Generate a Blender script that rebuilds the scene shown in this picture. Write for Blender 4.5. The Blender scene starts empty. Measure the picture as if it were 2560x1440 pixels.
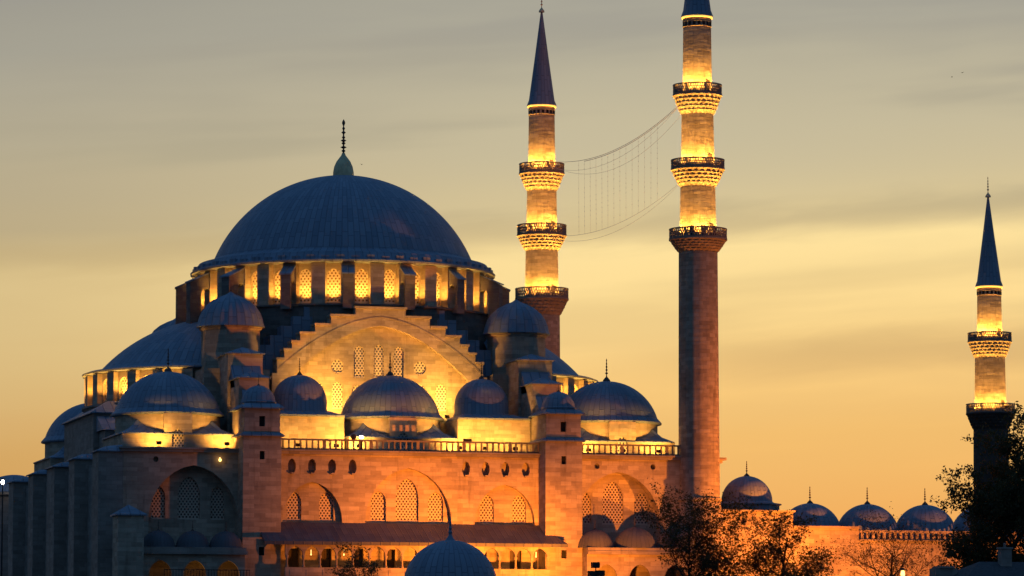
import bpy, math, random
from math import sin, cos, pi, radians, sqrt, atan2, hypot, tan
from mathutils import Vector, Matrix
from mathutils.geometry import tessellate_polygon

random.seed(7)
SC = bpy.context.scene
COL = SC.collection

# ------------------------------------------------------------------ camera
TH = radians(15.5)                        # the lens looks this far round from the facade's normal
PITCH = radians(5.788)
CAM = Vector((-102.302, -438.613, -4.0))
cd = bpy.data.cameras.new('camera')
cd.sensor_width = 36.0
cd.lens = 10260 / 2560 * 36.0
cd.clip_start = 1.0
cd.clip_end = 20000
cam = bpy.data.objects.new('camera', cd)
COL.objects.link(cam)
cam.location = CAM
fwd = Vector((sin(TH) * cos(PITCH), cos(TH) * cos(PITCH), sin(PITCH)))
cam.rotation_euler = fwd.to_track_quat('-Z', 'Y').to_euler()
SC.camera = cam

# ------------------------------------------------------------------ exposure
SC.view_settings.view_transform = 'Standard'
SC.view_settings.look = 'None'
SC.view_settings.gamma = 1.0
SC.view_settings.exposure = 0.0
SC.view_settings.use_curve_mapping = False


# ------------------------------------------------------------------ node helpers
class NT:
    def __init__(self, tree):
        self.t = tree
        self.n = tree.nodes
        self.l = tree.links

    def new(self, typ, **kw):
        nd = self.n.new(typ)
        for k, v in kw.items():
            setattr(nd, k, v)
        return nd

    def put(self, sock, v):
        if isinstance(v, bpy.types.NodeSocket):
            self.l.new(v, sock)
        else:
            sock.default_value = v

    def math(self, op, a, b=0.0, c=0.0, clamp=False):
        nd = self.new('ShaderNodeMath', operation=op, use_clamp=clamp)
        self.put(nd.inputs[0], a)
        self.put(nd.inputs[1], b)
        self.put(nd.inputs[2], c)
        return nd.outputs[0]

    def vmath(self, op, a, b=(0, 0, 0)):
        nd = self.new('ShaderNodeVectorMath', operation=op)
        self.put(nd.inputs[0], a)
        self.put(nd.inputs[1], b)
        return nd.outputs['Value'] if op in ('DOT_PRODUCT', 'LENGTH') else nd.outputs[0]

    def comb(self, x, y, z=0.0):
        nd = self.new('ShaderNodeCombineXYZ')
        for i, v in enumerate((x, y, z)):
            self.put(nd.inputs[i], v)
        return nd.outputs[0]

    def sep(self, v):
        nd = self.new('ShaderNodeSeparateXYZ')
        self.put(nd.inputs[0], v)
        return nd.outputs

    def mix(self, f, a, b, blend='MIX'):
        nd = self.new('ShaderNodeMix', data_type='RGBA', blend_type=blend)
        self.put(nd.inputs[0], f)
        self.put(nd.inputs[6], a)
        self.put(nd.inputs[7], b)
        return nd.outputs[2]

    def noise(self, vec, scale, detail=3.0, rough=0.5, dist=0.0):
        nd = self.new('ShaderNodeTexNoise')
        self.put(nd.inputs['Vector'], vec)
        nd.inputs['Scale'].default_value = scale
        nd.inputs['Detail'].default_value = detail
        nd.inputs['Roughness'].default_value = rough
        nd.inputs['Distortion'].default_value = dist
        return nd.outputs['Fac']

    def rng(self, v, a, b, c=0.0, d=1.0, smooth=False):
        nd = self.new('ShaderNodeMapRange')
        nd.interpolation_type = 'SMOOTHSTEP' if smooth else 'LINEAR'
        self.put(nd.inputs[0], v)
        for i, x in enumerate((a, b, c, d)):
            nd.inputs[i + 1].default_value = x
        return nd.outputs[0]

    def ramp(self, v, stops, interp='LINEAR'):
        nd = self.new('ShaderNodeValToRGB')
        cr = nd.color_ramp
        cr.interpolation = interp
        while len(cr.elements) < len(stops):
            cr.elements.new(0.5)
        for e, (p, c) in zip(cr.elements, stops):
            e.position = p
            e.color = (*c, 1.0)
        self.put(nd.inputs[0], v)
        return nd.outputs[0]


def s2l(r, g, b):
    def f(c):
        c /= 255.0
        return c / 12.92 if c <= 0.04045 else ((c + 0.055) / 1.055) ** 2.4
    return (f(r), f(g), f(b))


# ------------------------------------------------------------------ sky after sunset, streaked with cloud
W = bpy.data.worlds.new('World')
SC.world = W
W.use_nodes = True
nt = NT(W.node_tree)
nt.n.clear()
tc = nt.new('ShaderNodeTexCoord')
dirv = nt.vmath('NORMALIZE', tc.outputs['Generated'])
dz = nt.sep(dirv)[2]
elev = nt.math('MULTIPLY', nt.math('ARCSINE', dz), 57.2958)
side = nt.vmath('DOT_PRODUCT', dirv, (cos(TH), -sin(TH), 0))
front = nt.vmath('DOT_PRODUCT', dirv, (sin(TH), cos(TH), 0))
# long streaks lying a little off the level
sl = nt.math('MULTIPLY_ADD', side, -2.4, elev)
n1 = nt.noise(nt.comb(nt.math('MULTIPLY', side, 3.0), nt.math('MULTIPLY', sl, 0.40), 1.7), 1.5, 2.0, 0.45, 0.1)
n2 = nt.noise(nt.comb(nt.math('MULTIPLY', side, 4.2), nt.math('MULTIPLY', nt.math('MULTIPLY_ADD', side, -3.5, elev), 0.62), 8.3), 1.6, 3.5, 0.5, 0.25)
n3 = nt.noise(nt.comb(nt.math('MULTIPLY', side, 16.0), nt.math('MULTIPLY', nt.math('MULTIPLY_ADD', side, -6.0, elev), 1.4), 3.1), 1.6, 4.0, 0.55, 0.3)
t = nt.math('MULTIPLY_ADD', nt.math('SUBTRACT', n1, 0.5), 1.0, sl)
t = nt.math('DIVIDE', t, 12.0, clamp=True)
clear = nt.ramp(t, [(0.0, s2l(236, 150, 74)), (0.17, s2l(245, 174, 92)), (0.30, s2l(248, 194, 112)), (0.42, s2l(255, 218, 144)),
                    (0.525, s2l(255, 226, 158)), (0.575, s2l(217, 197, 150)), (0.66, s2l(199, 187, 155)), (0.78, s2l(176, 171, 153)), (1.0, s2l(150, 150, 143))])
left = nt.rng(side, -0.14, 0.03, 1.0, 0.0, True)
left = nt.math('MULTIPLY', left, nt.rng(elev, 5.8, 8.8, 1.0, 0.42, True))
clear = nt.mix(nt.math('MULTIPLY', left, 0.8), clear, nt.mix(1.0, clear, (*[x for x in (0.63, 0.63, 0.70)], 1), 'MULTIPLY'))
band = nt.rng(nt.math('MULTIPLY_ADD', nt.math('SUBTRACT', n3, 0.5), 0.12, n2), 0.43, 0.66, 0.0, 0.46, True)
# two broad grey bands low over the right
def streak(mid, tilt, wid):
    d_ = nt.math('ABSOLUTE', nt.math('SUBTRACT', nt.math('MULTIPLY_ADD', side, -tilt, elev), nt.math('MULTIPLY_ADD', nt.math('SUBTRACT', n3, 0.5), 0.5, mid)))
    return nt.rng(d_, 0.0, wid, 1.0, 0.0, True)
band = nt.math('MAXIMUM', band, nt.math('MULTIPLY', streak(4.75, 1.5, 0.62), nt.rng(side, 0.0, 0.08, 0.1, 1.0, True)))
band = nt.math('MAXIMUM', band, nt.math('MULTIPLY', streak(6.55, 3.0, 0.42), 0.75))
cloudc = nt.ramp(nt.math('DIVIDE', elev, 12.0, clamp=True), [(0.0, s2l(216, 142, 76)), (0.3, s2l(216, 166, 102)), (0.5, s2l(196, 170, 120)), (0.62, s2l(176, 166, 138)), (0.85, s2l(153, 151, 146))])
glow = nt.mix(nt.math('MULTIPLY', band, nt.math('ADD', nt.rng(elev, 3.0, 5.5, 0.30, 0.70), nt.rng(elev, 6.4, 8.0, 0.0, 0.6, True))), clear, cloudc)
# the rest of the sky: blue dusk overhead and behind the viewer
blue = nt.ramp(nt.math('DIVIDE', nt.math('ADD', elev, 10.0), 100.0, clamp=True),
               [(0.0, (0.020, 0.021, 0.024)), (0.10, (0.062, 0.075, 0.105)), (0.3, (0.048, 0.118, 0.245)), (1.0, (0.046, 0.155, 0.36))])
f1 = nt.rng(front, 0.25, 0.9, 0.0, 1.0, True)
f2 = nt.rng(elev, 11.0, 30.0, 1.0, 0.0, True)
SKY_FILL = 1.0
sky = nt.mix(nt.math('MULTIPLY', f1, f2), blue, glow)
bg = nt.new('ShaderNodeBackground')
nt.put(bg.inputs[0], sky)
bg.inputs[1].default_value = 1.0
wo = nt.new('ShaderNodeOutputWorld')
nt.l.new(bg.outputs[0], wo.inputs[0])


# ------------------------------------------------------------------ materials
def mat(name):
    m = bpy.data.materials.new(name)
    m.use_nodes = True
    k = NT(m.node_tree)
    k.n.clear()
    b = k.new('ShaderNodeBsdfPrincipled')
    o = k.new('ShaderNodeOutputMaterial')
    k.l.new(b.outputs[0], o.inputs[0])
    return m, k, b


def stone(name, c1, c2, bw=1.15, bh=0.46, stain=0.5, bump=0.35):
    m, k, b = mat(name)
    uv = k.new('ShaderNodeTexCoord').outputs['UV']
    geo = k.new('ShaderNodeTexCoord').outputs['Object']
    br = k.new('ShaderNodeTexBrick')
    br.offset = 0.5
    k.put(br.inputs['Vector'], uv)
    br.inputs['Color1'].default_value = (0.0, 0.0, 0.0, 1)
    br.inputs['Color2'].default_value = (1.0, 1.0, 1.0, 1)
    br.inputs['Mortar'].default_value = (0.18, 0.18, 0.18, 1)
    br.inputs['Scale'].default_value = 1.0
    br.inputs['Mortar Size'].default_value = 0.018
    br.inputs['Mortar Smooth'].default_value = 0.3
    br.inputs['Bias'].default_value = 0.0
    br.inputs['Brick Width'].default_value = bw
    br.inputs['Row Height'].default_value = bh
    x, y, z = k.sep(uv)
    streak = k.noise(k.comb(k.math('MULTIPLY', x, 0.35), k.math('MULTIPLY', y, 1.9)), 1.0, 4.0, 0.65)
    big = k.noise(geo, 0.16, 4.0, 0.6, 0.5)
    fine = k.noise(geo, 3.0, 3.0, 0.6)
    f = k.math('MULTIPLY_ADD', br.outputs['Color'], 0.55, k.math('MULTIPLY', streak, 0.95), )
    f = k.math('SUBTRACT', f, 0.26, clamp=True)
    c = k.mix(f, (*c1, 1), (*c2, 1))
    dark = k.rng(big, 0.45, 0.75, 0.0, stain, True)
    c = k.mix(dark, c, k.mix(1.0, c, (0.55, 0.53, 0.52, 1), 'MULTIPLY'))
    c = k.mix(k.rng(fine, 0.3, 0.75, 0.0, 0.35), c, k.mix(1.0, c, (0.66, 0.64, 0.62, 1), 'MULTIPLY'))
    soot = k.noise(k.comb(k.math('MULTIPLY', x, 1.1), k.math('MULTIPLY', y, 0.13)), 1.0, 5.0, 0.7, 0.2)
    c = k.mix(k.rng(soot, 0.52, 0.70, 0.0, 0.5, True), c, k.mix(1.0, c, (0.50, 0.48, 0.46, 1), 'MULTIPLY'))
    k.put(b.inputs['Base Color'], c)
    b.inputs['Roughness'].default_value = 0.92
    b.inputs['Specular IOR Level'].default_value = 0.15
    bp = k.new('ShaderNodeBump')
    bp.inputs['Strength'].default_value = bump
    bp.inputs['Distance'].default_value = 0.06
    k.put(bp.inputs['Height'], k.math('ADD', k.math('MULTIPLY', br.outputs['Fac'], -0.6), k.math('ADD', streak, k.math('MULTIPLY', fine, 0.5))))
    k.l.new(bp.outputs[0], b.inputs['Normal'])
    return m


def lead(name, c1=(0.115, 0.15, 0.20), c2=(0.22, 0.265, 0.325)):
    """sheet lead: UV x counts standing seams, UV y is metres up the slope"""
    m, k, b = mat(name)
    uv = k.new('ShaderNodeTexCoord').outputs['UV']
    geo = k.new('ShaderNodeTexCoord').outputs['Object']
    x, y, z = k.sep(uv)
    fx = k.math('ABSOLUTE', k.math('SUBTRACT', k.math('FRACT', x), 0.5))
    seam = k.rng(fx, 0.40, 0.5, 0.0, 1.0, True)
    cell = k.math('FLOOR', x)
    yy = k.math('MULTIPLY_ADD', k.math('FRACT', k.math('MULTIPLY', cell, 0.5)), 0.55, k.math('MULTIPLY', y, 0.52))
    fy = k.math('ABSOLUTE', k.math('SUBTRACT', k.math('FRACT', yy), 0.5))
    lap = k.rng(fy, 0.46, 0.5, 0.0, 1.0, True)
    wn = k.new('ShaderNodeTexWhiteNoise', noise_dimensions='2D')
    k.put(wn.inputs['Vector'], k.comb(cell, k.math('FLOOR', yy)))
    ns = k.noise(geo, 0.7, 4.0, 0.6, 0.3)
    run = k.noise(k.comb(k.math('MULTIPLY', x, 0.8), k.math('MULTIPLY', y, 0.18)), 2.0, 3.0, 0.6)
    f = k.math('ADD', k.math('MULTIPLY', wn.outputs[0], 0.52), k.math('MULTIPLY', k.math('ADD', ns, run), 0.4))
    c = k.mix(k.math('SUBTRACT', f, 0.1, clamp=True), (*c1, 1), (*c2, 1))
    c = k.mix(k.math('MULTIPLY', k.math('MAXIMUM', seam, lap), 0.55), c, (0.06, 0.075, 0.10, 1))
    k.put(b.inputs['Base Color'], c)
    k.put(b.inputs['Roughness'], k.rng(ns, 0.3, 0.7, 0.5, 0.72))
    b.inputs['Specular IOR Level'].default_value = 0.35
    bp = k.new('ShaderNodeBump')
    bp.inputs['Strength'].default_value = 0.5
    bp.inputs['Distance'].default_value = 0.10
    k.put(bp.inputs['Height'], k.math('ADD', k.math('MAXIMUM', seam, k.math('MULTIPLY', lap, 0.5)), k.math('MULTIPLY', ns, 0.4)))
    k.l.new(bp.outputs[0], b.inputs['Normal'])
    return m


def grille(name, bar, hole, pitch=0.30, rad=0.31):
    """plaster lattice: staggered rows of round panes"""
    m, k, b = mat(name)
    uv = k.new('ShaderNodeTexCoord').outputs['UV']
    x, y, z = k.sep(uv)

    def dots(ox, oy):
        a = k.math('SUBTRACT', k.math('FRACT', k.math('ADD', k.math('DIVIDE', x, pitch), ox)), 0.5)
        c = k.math('SUBTRACT', k.math('FRACT', k.math('ADD', k.math('DIVIDE', y, pitch * 1.45), oy)), 0.5)
        return k.math('SQRT', k.math('ADD', k.math('MULTIPLY', a, a), k.math('MULTIPLY', k.math('MULTIPLY', c, c), 1.7)))
    d = k.math('MINIMUM', dots(0, 0), dots(0.5, 0.5))
    h = k.rng(d, rad - 0.05, rad + 0.03, 1.0, 0.0, True)
    c = k.mix(h, (*bar, 1), (*hole, 1))
    k.put(b.inputs['Base Color'], c)
    k.put(b.inputs['Roughness'], k.rng(h, 0, 1, 0.9, 0.35))
    b.inputs['Specular IOR Level'].default_value = 0.2
    bp = k.new('ShaderNodeBump')
    bp.inputs['Strength'].default_value = 0.7
    bp.inputs['Distance'].default_value = 0.08
    k.put(bp.inputs['Height'], k.math('SUBTRACT', 1.0, h))
    k.l.new(bp.outputs[0], b.inputs['Normal'])
    return m


def plain(name, c, rough=0.7, metal=0.0, var=0.25, scale=1.5):
    m, k, b = mat(name)
    geo = k.new('ShaderNodeTexCoord').outputs['Object']
    ns = k.noise(geo, scale, 3.0, 0.6)
    col = k.mix(k.rng(ns, 0.3, 0.7, 0.0, 1.0), (*[x * (1 - var) for x in c], 1), (*[x * (1 + var) for x in c], 1))
    k.put(b.inputs['Base Color'], col)
    b.inputs['Roughness'].default_value = rough
    b.inputs['Metallic'].default_value = metal
    b.inputs['Specular IOR Level'].default_value = 0.3
    return m


def glowing(name, c, s):
    m, k, b = mat(name)
    b.inputs['Base Color'].default_value = (*c, 1)
    b.inputs['Emission Color'].default_value = (*c, 1)
    b.inputs['Emission Strength'].default_value = s
    return m


M_STONE = stone('limestone_ashlar', (0.235, 0.19, 0.145), (0.53, 0.445, 0.335))
M_STONE_UP = stone('upper_limestone', (0.27, 0.22, 0.16), (0.55, 0.46, 0.34), 0.95, 0.40, 0.35)
M_SHAFT = stone('minaret_limestone', (0.22, 0.175, 0.13), (0.50, 0.42, 0.32), 0.8, 0.42, 0.85, 0.7)
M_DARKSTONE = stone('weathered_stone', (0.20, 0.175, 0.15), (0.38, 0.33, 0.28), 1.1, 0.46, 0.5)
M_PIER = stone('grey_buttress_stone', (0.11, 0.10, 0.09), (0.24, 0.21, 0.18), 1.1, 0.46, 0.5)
M_SHAFT_UNLIT = stone('shaded_limestone', (0.05, 0.042, 0.036), (0.12, 0.10, 0.085), 0.8, 0.42, 0.5)  # shade put into the stone colour, for the short minaret's unlit lower parts
M_LEAD = lead('sheet_lead')
M_LEAD_DARK = lead('grimy_lead', (0.055, 0.06, 0.07), (0.115, 0.115, 0.125))
M_GRILLE = grille('lattice_window', (0.50, 0.42, 0.32), (0.07, 0.05, 0.04), 0.36, 0.27)
M_GRILLE_UP = grille('drum_lattice', (0.62, 0.52, 0.38), (0.20, 0.12, 0.05), 0.40, 0.25)
M_GRILLE_BLUE = grille('tympanum_lattice', (0.60, 0.52, 0.42), (0.10, 0.10, 0.115), 0.36, 0.27)
M_GILT = plain('aged_gilding', (0.60, 0.50, 0.28), 0.6, 0.0)
M_BRONZE = plain('dark_finial_metal', (0.08, 0.06, 0.05), 0.55, 0.4)
M_IRON = plain('dark_iron', (0.03, 0.028, 0.03), 0.6, 0.2)
M_WOOD = plain('dark_door_timber', (0.05, 0.035, 0.025), 0.6)
M_SHADE = plain('dark_opening', (0.012, 0.012, 0.014), 0.8)
M_PARAPET = plain('pierced_stone', (0.20, 0.165, 0.13), 0.9)
def leafy(name, c):
    m = plain(name, c, 0.75, 0, 0.5, 0.9)
    k = NT(m.node_tree)
    b = next(n for n in k.n if n.type == 'BSDF_PRINCIPLED')
    o = next(n for n in k.n if n.type == 'OUTPUT_MATERIAL')
    tr = k.new('ShaderNodeBsdfTranslucent')
    tr.inputs[0].default_value = (c[0] * 1.8, c[1] * 1.6, c[2] * 1.0, 1)
    mx = k.new('ShaderNodeMixShader')
    mx.inputs[0].default_value = 0.3
    k.l.new(b.outputs[0], mx.inputs[1])
    k.l.new(tr.outputs[0], mx.inputs[2])
    k.l.new(mx.outputs[0], o.inputs[0])
    return m


M_LEAF = leafy('dark_spring_leaf', (0.070, 0.060, 0.024))
M_LEAF2 = leafy('reddish_bud_leaf', (0.11, 0.062, 0.028))
M_BARK = plain('dark_bark', (0.045, 0.035, 0.027), 0.9, 0, 0.4, 3)
M_BULB = glowing('lamp_glass_gold', (1.0, 0.62, 0.18), 3.0)
M_BULB_WHITE = glowing('lamp_glass_white', (1.0, 0.86, 0.72), 22.0)
M_LED = glowing('led_strip_gold', (1.0, 0.55, 0.10), 1.5)
M_CABLE = plain('cable', (0.5, 0.45, 0.45), 0.7)


def ground_mat():
    m, k, b = mat('dusky_ground')
    geo = k.new('ShaderNodeTexCoord').outputs['Object']
    a = k.noise(geo, 0.05, 5.0, 0.6)
    c = k.noise(geo, 1.2, 4.0, 0.6)
    col = k.mix(k.rng(a, 0.4, 0.6), (0.045, 0.055, 0.03, 1), (0.11, 0.10, 0.085, 1))
    col = k.mix(k.rng(c, 0.3, 0.8, 0, 0.5), col, (0.05, 0.045, 0.04, 1))
    k.put(b.inputs['Base Color'], col)
    b.inputs['Roughness'].default_value = 0.95
    return m


# ------------------------------------------------------------------ mesh builder
class MB:
    def __init__(self):
        self.v, self.f, self.uv, self.sm = [], [], [], []

    def poly(self, pts, uv=None, smooth=False):
        i = len(self.v)
        self.v += [tuple(p) for p in pts]
        self.f.append(tuple(range(i, i + len(pts))))
        self.sm.append(smooth)
        if uv is None:
            a = [Vector(p) for p in pts]
            n = Vector((0, 0, 0))
            for j in range(len(a)):
                n += a[j].cross(a[(j + 1) % len(a)])
            if n.length < 1e-9:
                n = Vector((0, 0, 1))
            n.normalize()
            if abs(n.z) > 0.97:
                uv = [(p.x, p.y) for p in a]
            else:
                h = hypot(n.x, n.y)
                tx, ty = -n.y / h, n.x / h
                uv = [(p.x * tx + p.y * ty, p.z / h) for p in a]
        self.uv += list(uv)

    def box(self, x0, x1, y0, y1, z0, z1, bottom=True):
        p = [(x, y, z) for z in (z0, z1) for y in (y0, y1) for x in (x0, x1)]
        for q in ((0, 1, 5, 4), (1, 3, 7, 5), (3, 2, 6, 7), (2, 0, 4, 6), (4, 5, 7, 6)) + (((0, 2, 3, 1),) if bottom else ()):
            self.poly([p[i] for i in q])

    def prism(self, loop, vec, caps=True):
        """loop of 3-D points, counter-clockwise seen from +vec, swept along vec"""
        vec = Vector(vec)
        a = [Vector(p) for p in loop]
        b = [p + vec for p in a]
        n = len(a)
        for i in range(n):
            j = (i + 1) % n
            self.poly([a[i], a[j], b[j], b[i]])
        if caps:
            self.poly(b)
            self.poly(a[::-1])

    def lathe(self, prof, n=48, cx=0.0, cy=0.0, a0=0.0, a1=2 * pi, seams=None, uref=None, smooth=True, rf=None, fl=False):
        """prof [(r, z)] from the bottom up the outside; UV x in seams or in metres, y in metres"""
        base = len(self.v)
        arc = [0.0]
        for (r0, z0), (r1, z1) in zip(prof, prof[1:]):
            arc.append(arc[-1] + hypot(r1 - r0, z1 - z0))
        rm = uref or max(r for r, z in prof)
        for i in range(n + 1):
            a = a0 + (a1 - a0) * i / n
            for j, (r, z) in enumerate(prof):
                rr = r * (rf(a, j) if rf else 1.0)
                self.v.append((cx + rr * cos(a), cy + rr * sin(a), z))
        m = len(prof)
        for i in range(n):
            for j in range(m - 1):
                p = base + i * m + j
                self.f.append((p, p + m, p + m + 1, p + 1))
                self.sm.append(smooth)
                for (ii, jj) in ((i, j), (i + 1, j), (i + 1, j + 1), (i, j + 1)):
                    a = (a0 + (a1 - a0) * ii / n)
                    u = a / (2 * pi) * seams if seams else a * rm
                    self.uv.append((u, arc[jj]))

    def tube(self, pts, rad, n=5):
        pts = [Vector(p) for p in pts]
        rr = rad if isinstance(rad, (list, tuple)) else [rad] * len(pts)
        base = len(self.v)
        for i, p in enumerate(pts):
            d = (pts[min(i + 1, len(pts) - 1)] - pts[max(i - 1, 0)])
            d = d.normalized() if d.length > 1e-9 else Vector((0, 0, 1))
            s = d.cross(Vector((0, 0, 1)))
            if s.length < 1e-3:
                s = Vector((1, 0, 0))
            s.normalize()
            w = d.cross(s)
            for q in range(n):
                a = 2 * pi * q / n
                self.v.append(tuple(p + (s * cos(a) + w * sin(a)) * rr[i]))
        for i in range(len(pts) - 1):
            for q in range(n):
                a, b = base + i * n + q, base + i * n + (q + 1) % n
                self.f.append((b, a, a + n, b + n))
                self.sm.append(True)
                self.uv += [(q / n, i), (q / n, i), (q / n, i + 1), (q / n, i + 1)]

    def panel(self, O, U, outer, holes=(), depth=0.3, back=True, backskip=()):
        """flat wall with real recesses. O origin, U along, faces U x Z; loops counter-clockwise in (u, z)"""
        O, U = Vector(O), Vector(U).normalized()
        Zv = Vector((0, 0, 1))
        N = U.cross(Zv)
        loops = [[Vector((x, y, 0)) for x, y in outer]] + [[Vector((x, y, 0)) for x, y in h] for h in holes]
        flat = [p for lp in loops for p in lp]
        P = lambda q, d=0.0: O + U * q[0] + Zv * q[1] - N * d
        for tri in tessellate_polygon(loops):
            a, b, c = (flat[i] for i in tri)
            if (b - a).cross(c - a).z < 0:
                b, c = c, b
            self.poly([P(a), P(b), P(c)], [(O.dot(U) + q.x, O.z + q.y) for q in (a, b, c)])
        for h, lp in enumerate(holes):
            dd = depth[h] if isinstance(depth, (list, tuple)) else depth
            for i in range(len(lp)):
                j = (i + 1) % len(lp)
                self.poly([P(lp[i]), P(lp[j]), P(lp[j], dd), P(lp[i], dd)])
            if back and h not in backskip:
                self.poly([P(q, dd) for q in lp])

    def build(self, name, material, parent=None, sharp=40):
        me = bpy.data.meshes.new(name)
        me.from_pydata(self.v, [], self.f)
        uvl = me.uv_layers.new(name='UVMap')
        flat = [c for q in self.uv for c in q]
        uvl.data.foreach_set('uv', flat)
        me.polygons.foreach_set('use_smooth', self.sm)
        me.materials.append(material)
        me.update()
        if any(self.sm):
            me.set_sharp_from_angle(angle=radians(sharp))
        o = bpy.data.objects.new(name, me)
        COL.objects.link(o)
        if parent:
            o.parent = parent
        return o


def arch(cx, z0, hw, zs, za, n=14, point=0.10):
    """pointed arch opening, counter-clockwise from its lower left corner"""
    pts = [(cx - hw, z0), (cx + hw, z0)]
    top = []
    for i in range(n + 1):
        x = cos(pi * i / n)
        h = (1 - point) * sqrt(max(0, 1 - x * x)) + point * (1 - abs(x))
        top.append((cx + hw * x, zs + (za - zs) * h))
    return pts + top if zs > z0 else top


def oval(cx, cz, rx, rz, n=10):
    return [(cx + rx * cos(2 * pi * (i + .5) / n), cz + rz * sin(2 * pi * (i + .5) / n)) for i in range(n)]


def window(parent, O, U, loop, d, material, name='window'):
    """a lattice set back d metres behind a wall plane: a mesh of its own"""
    O, U = Vector(O), Vector(U).normalized()
    N = U.cross(Vector((0, 0, 1)))
    m = MB()
    cx = sum(p[0] for p in loop) / len(loop)
    cz = min(p[1] for p in loop)
    fr = [(cx + (x - cx) * 1.0, z) for x, z in loop]
    m.poly([O + U * x + Vector((0, 0, z)) - N * d for x, z in fr], [(x - cx, z - cz) for x, z in fr])
    xs = [p[0] for p in loop]
    m.poly([O + U * x + Vector((0, 0, z)) - N * (d - .12) for x, z in ((min(xs), cz), (max(xs), cz), (max(xs), cz + .14), (min(xs), cz + .14))],
           [(0.0, 0.3)] * 4)
    return m.build(name, material, parent)


def empty(name, loc=(0, 0, 0), rz=0.0):
    o = bpy.data.objects.new(name, None)
    o.empty_display_size = 1.0
    COL.objects.link(o)
    o.location = loc
    o.rotation_euler = (0, 0, rz)
    return o


def tag(o, label=None, cat=None, group=None, kind=None):
    if label:
        o['label'] = label
    if cat:
        o['category'] = cat
    if group:
        o['group'] = group
    if kind:
        o['kind'] = kind
    return o


GOLD = (1.0, 0.44, 0.062)
SODIUM = (1.0, 0.245, 0.019)


def lamp(kind, loc, energy, col=GOLD, parent=None, size=0.12, aim=None, cone=90, blend=0.6, name='lamp_light'):
    ld = bpy.data.lights.new(name, kind)
    ld.energy = energy
    ld.color = col
    ld.shadow_soft_size = size
    o = bpy.data.objects.new(name, ld)
    COL.objects.link(o)
    o.location = loc
    if kind == 'SPOT':
        ld.spot_size = radians(cone)
        ld.spot_blend = blend
        o.rotation_euler = (Vector(aim) - Vector(loc)).to_track_quat('-Z', 'Y').to_euler()
    if parent:
        o.parent = parent
    return o


def copy_tree(o, parent=None):
    c = o.copy()
    COL.objects.link(c)
    c.parent = parent
    for ch in list(o.children):
        copy_tree(ch, c)
    return c


def finial(name, parent, x, y, z0, h, r, material=None):
    """stacked beads on a stem, a pear-shaped foot below"""
    m = MB()
    p = [(r, 0), (r * .95, .06 * h), (r * .62, .13 * h), (r * .22, .2 * h), (r * .14, .25 * h)]
    for zc, rb in ((.36, .42), (.50, .32), (.63, .26), (.76, .20)):
        p += [(r * .12, (zc - .05) * h), (r * rb, zc * h), (r * .12, (zc + .05) * h)]
    p += [(r * .09, .86 * h), (r * .16, .92 * h), (0.0, h)]
    m.lathe([(a, z0 + b) for a, b in p], 10, x, y)
    return m.build(name, material or M_BRONZE, parent)


def dome_profile(r, rise, z, n=10, rend=0.0):
    """cap of a sphere standing r wide, rise high"""
    R = (r * r + rise * rise) / (2 * rise)
    zc = z + rise - R
    a0 = atan2(z - zc, r)
    return [(R * cos(a0 + (pi / 2 - a0) * i / n), zc + R * sin(a0 + (pi / 2 - a0) * i / n)) for i in range(n + 1)]


# ================================================================== ground
g = MB()
rings = [0, 60, 110, 140, 170, 205, 240, 300, 600, 1500, 4000, 12000]
def gz(r):
    return -42.0 * max(0.0, min(1.0, (r - 140) / 150.0)) ** 1.3
g.lathe([(max(r, .01), gz(r)) for r in rings][::-1], 64, 0, 0)
go = g.build('ground', ground_mat())
tag(go, kind='structure')

# ================================================================== the mosque
MQ = empty('mosque')
tag(MQ, 'great stone mosque with a large blue lead dome above lit windows and cascading half domes', 'mosque')
HX, HY = 29.6, 30.0
FX = (1, 0, 0)


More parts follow.
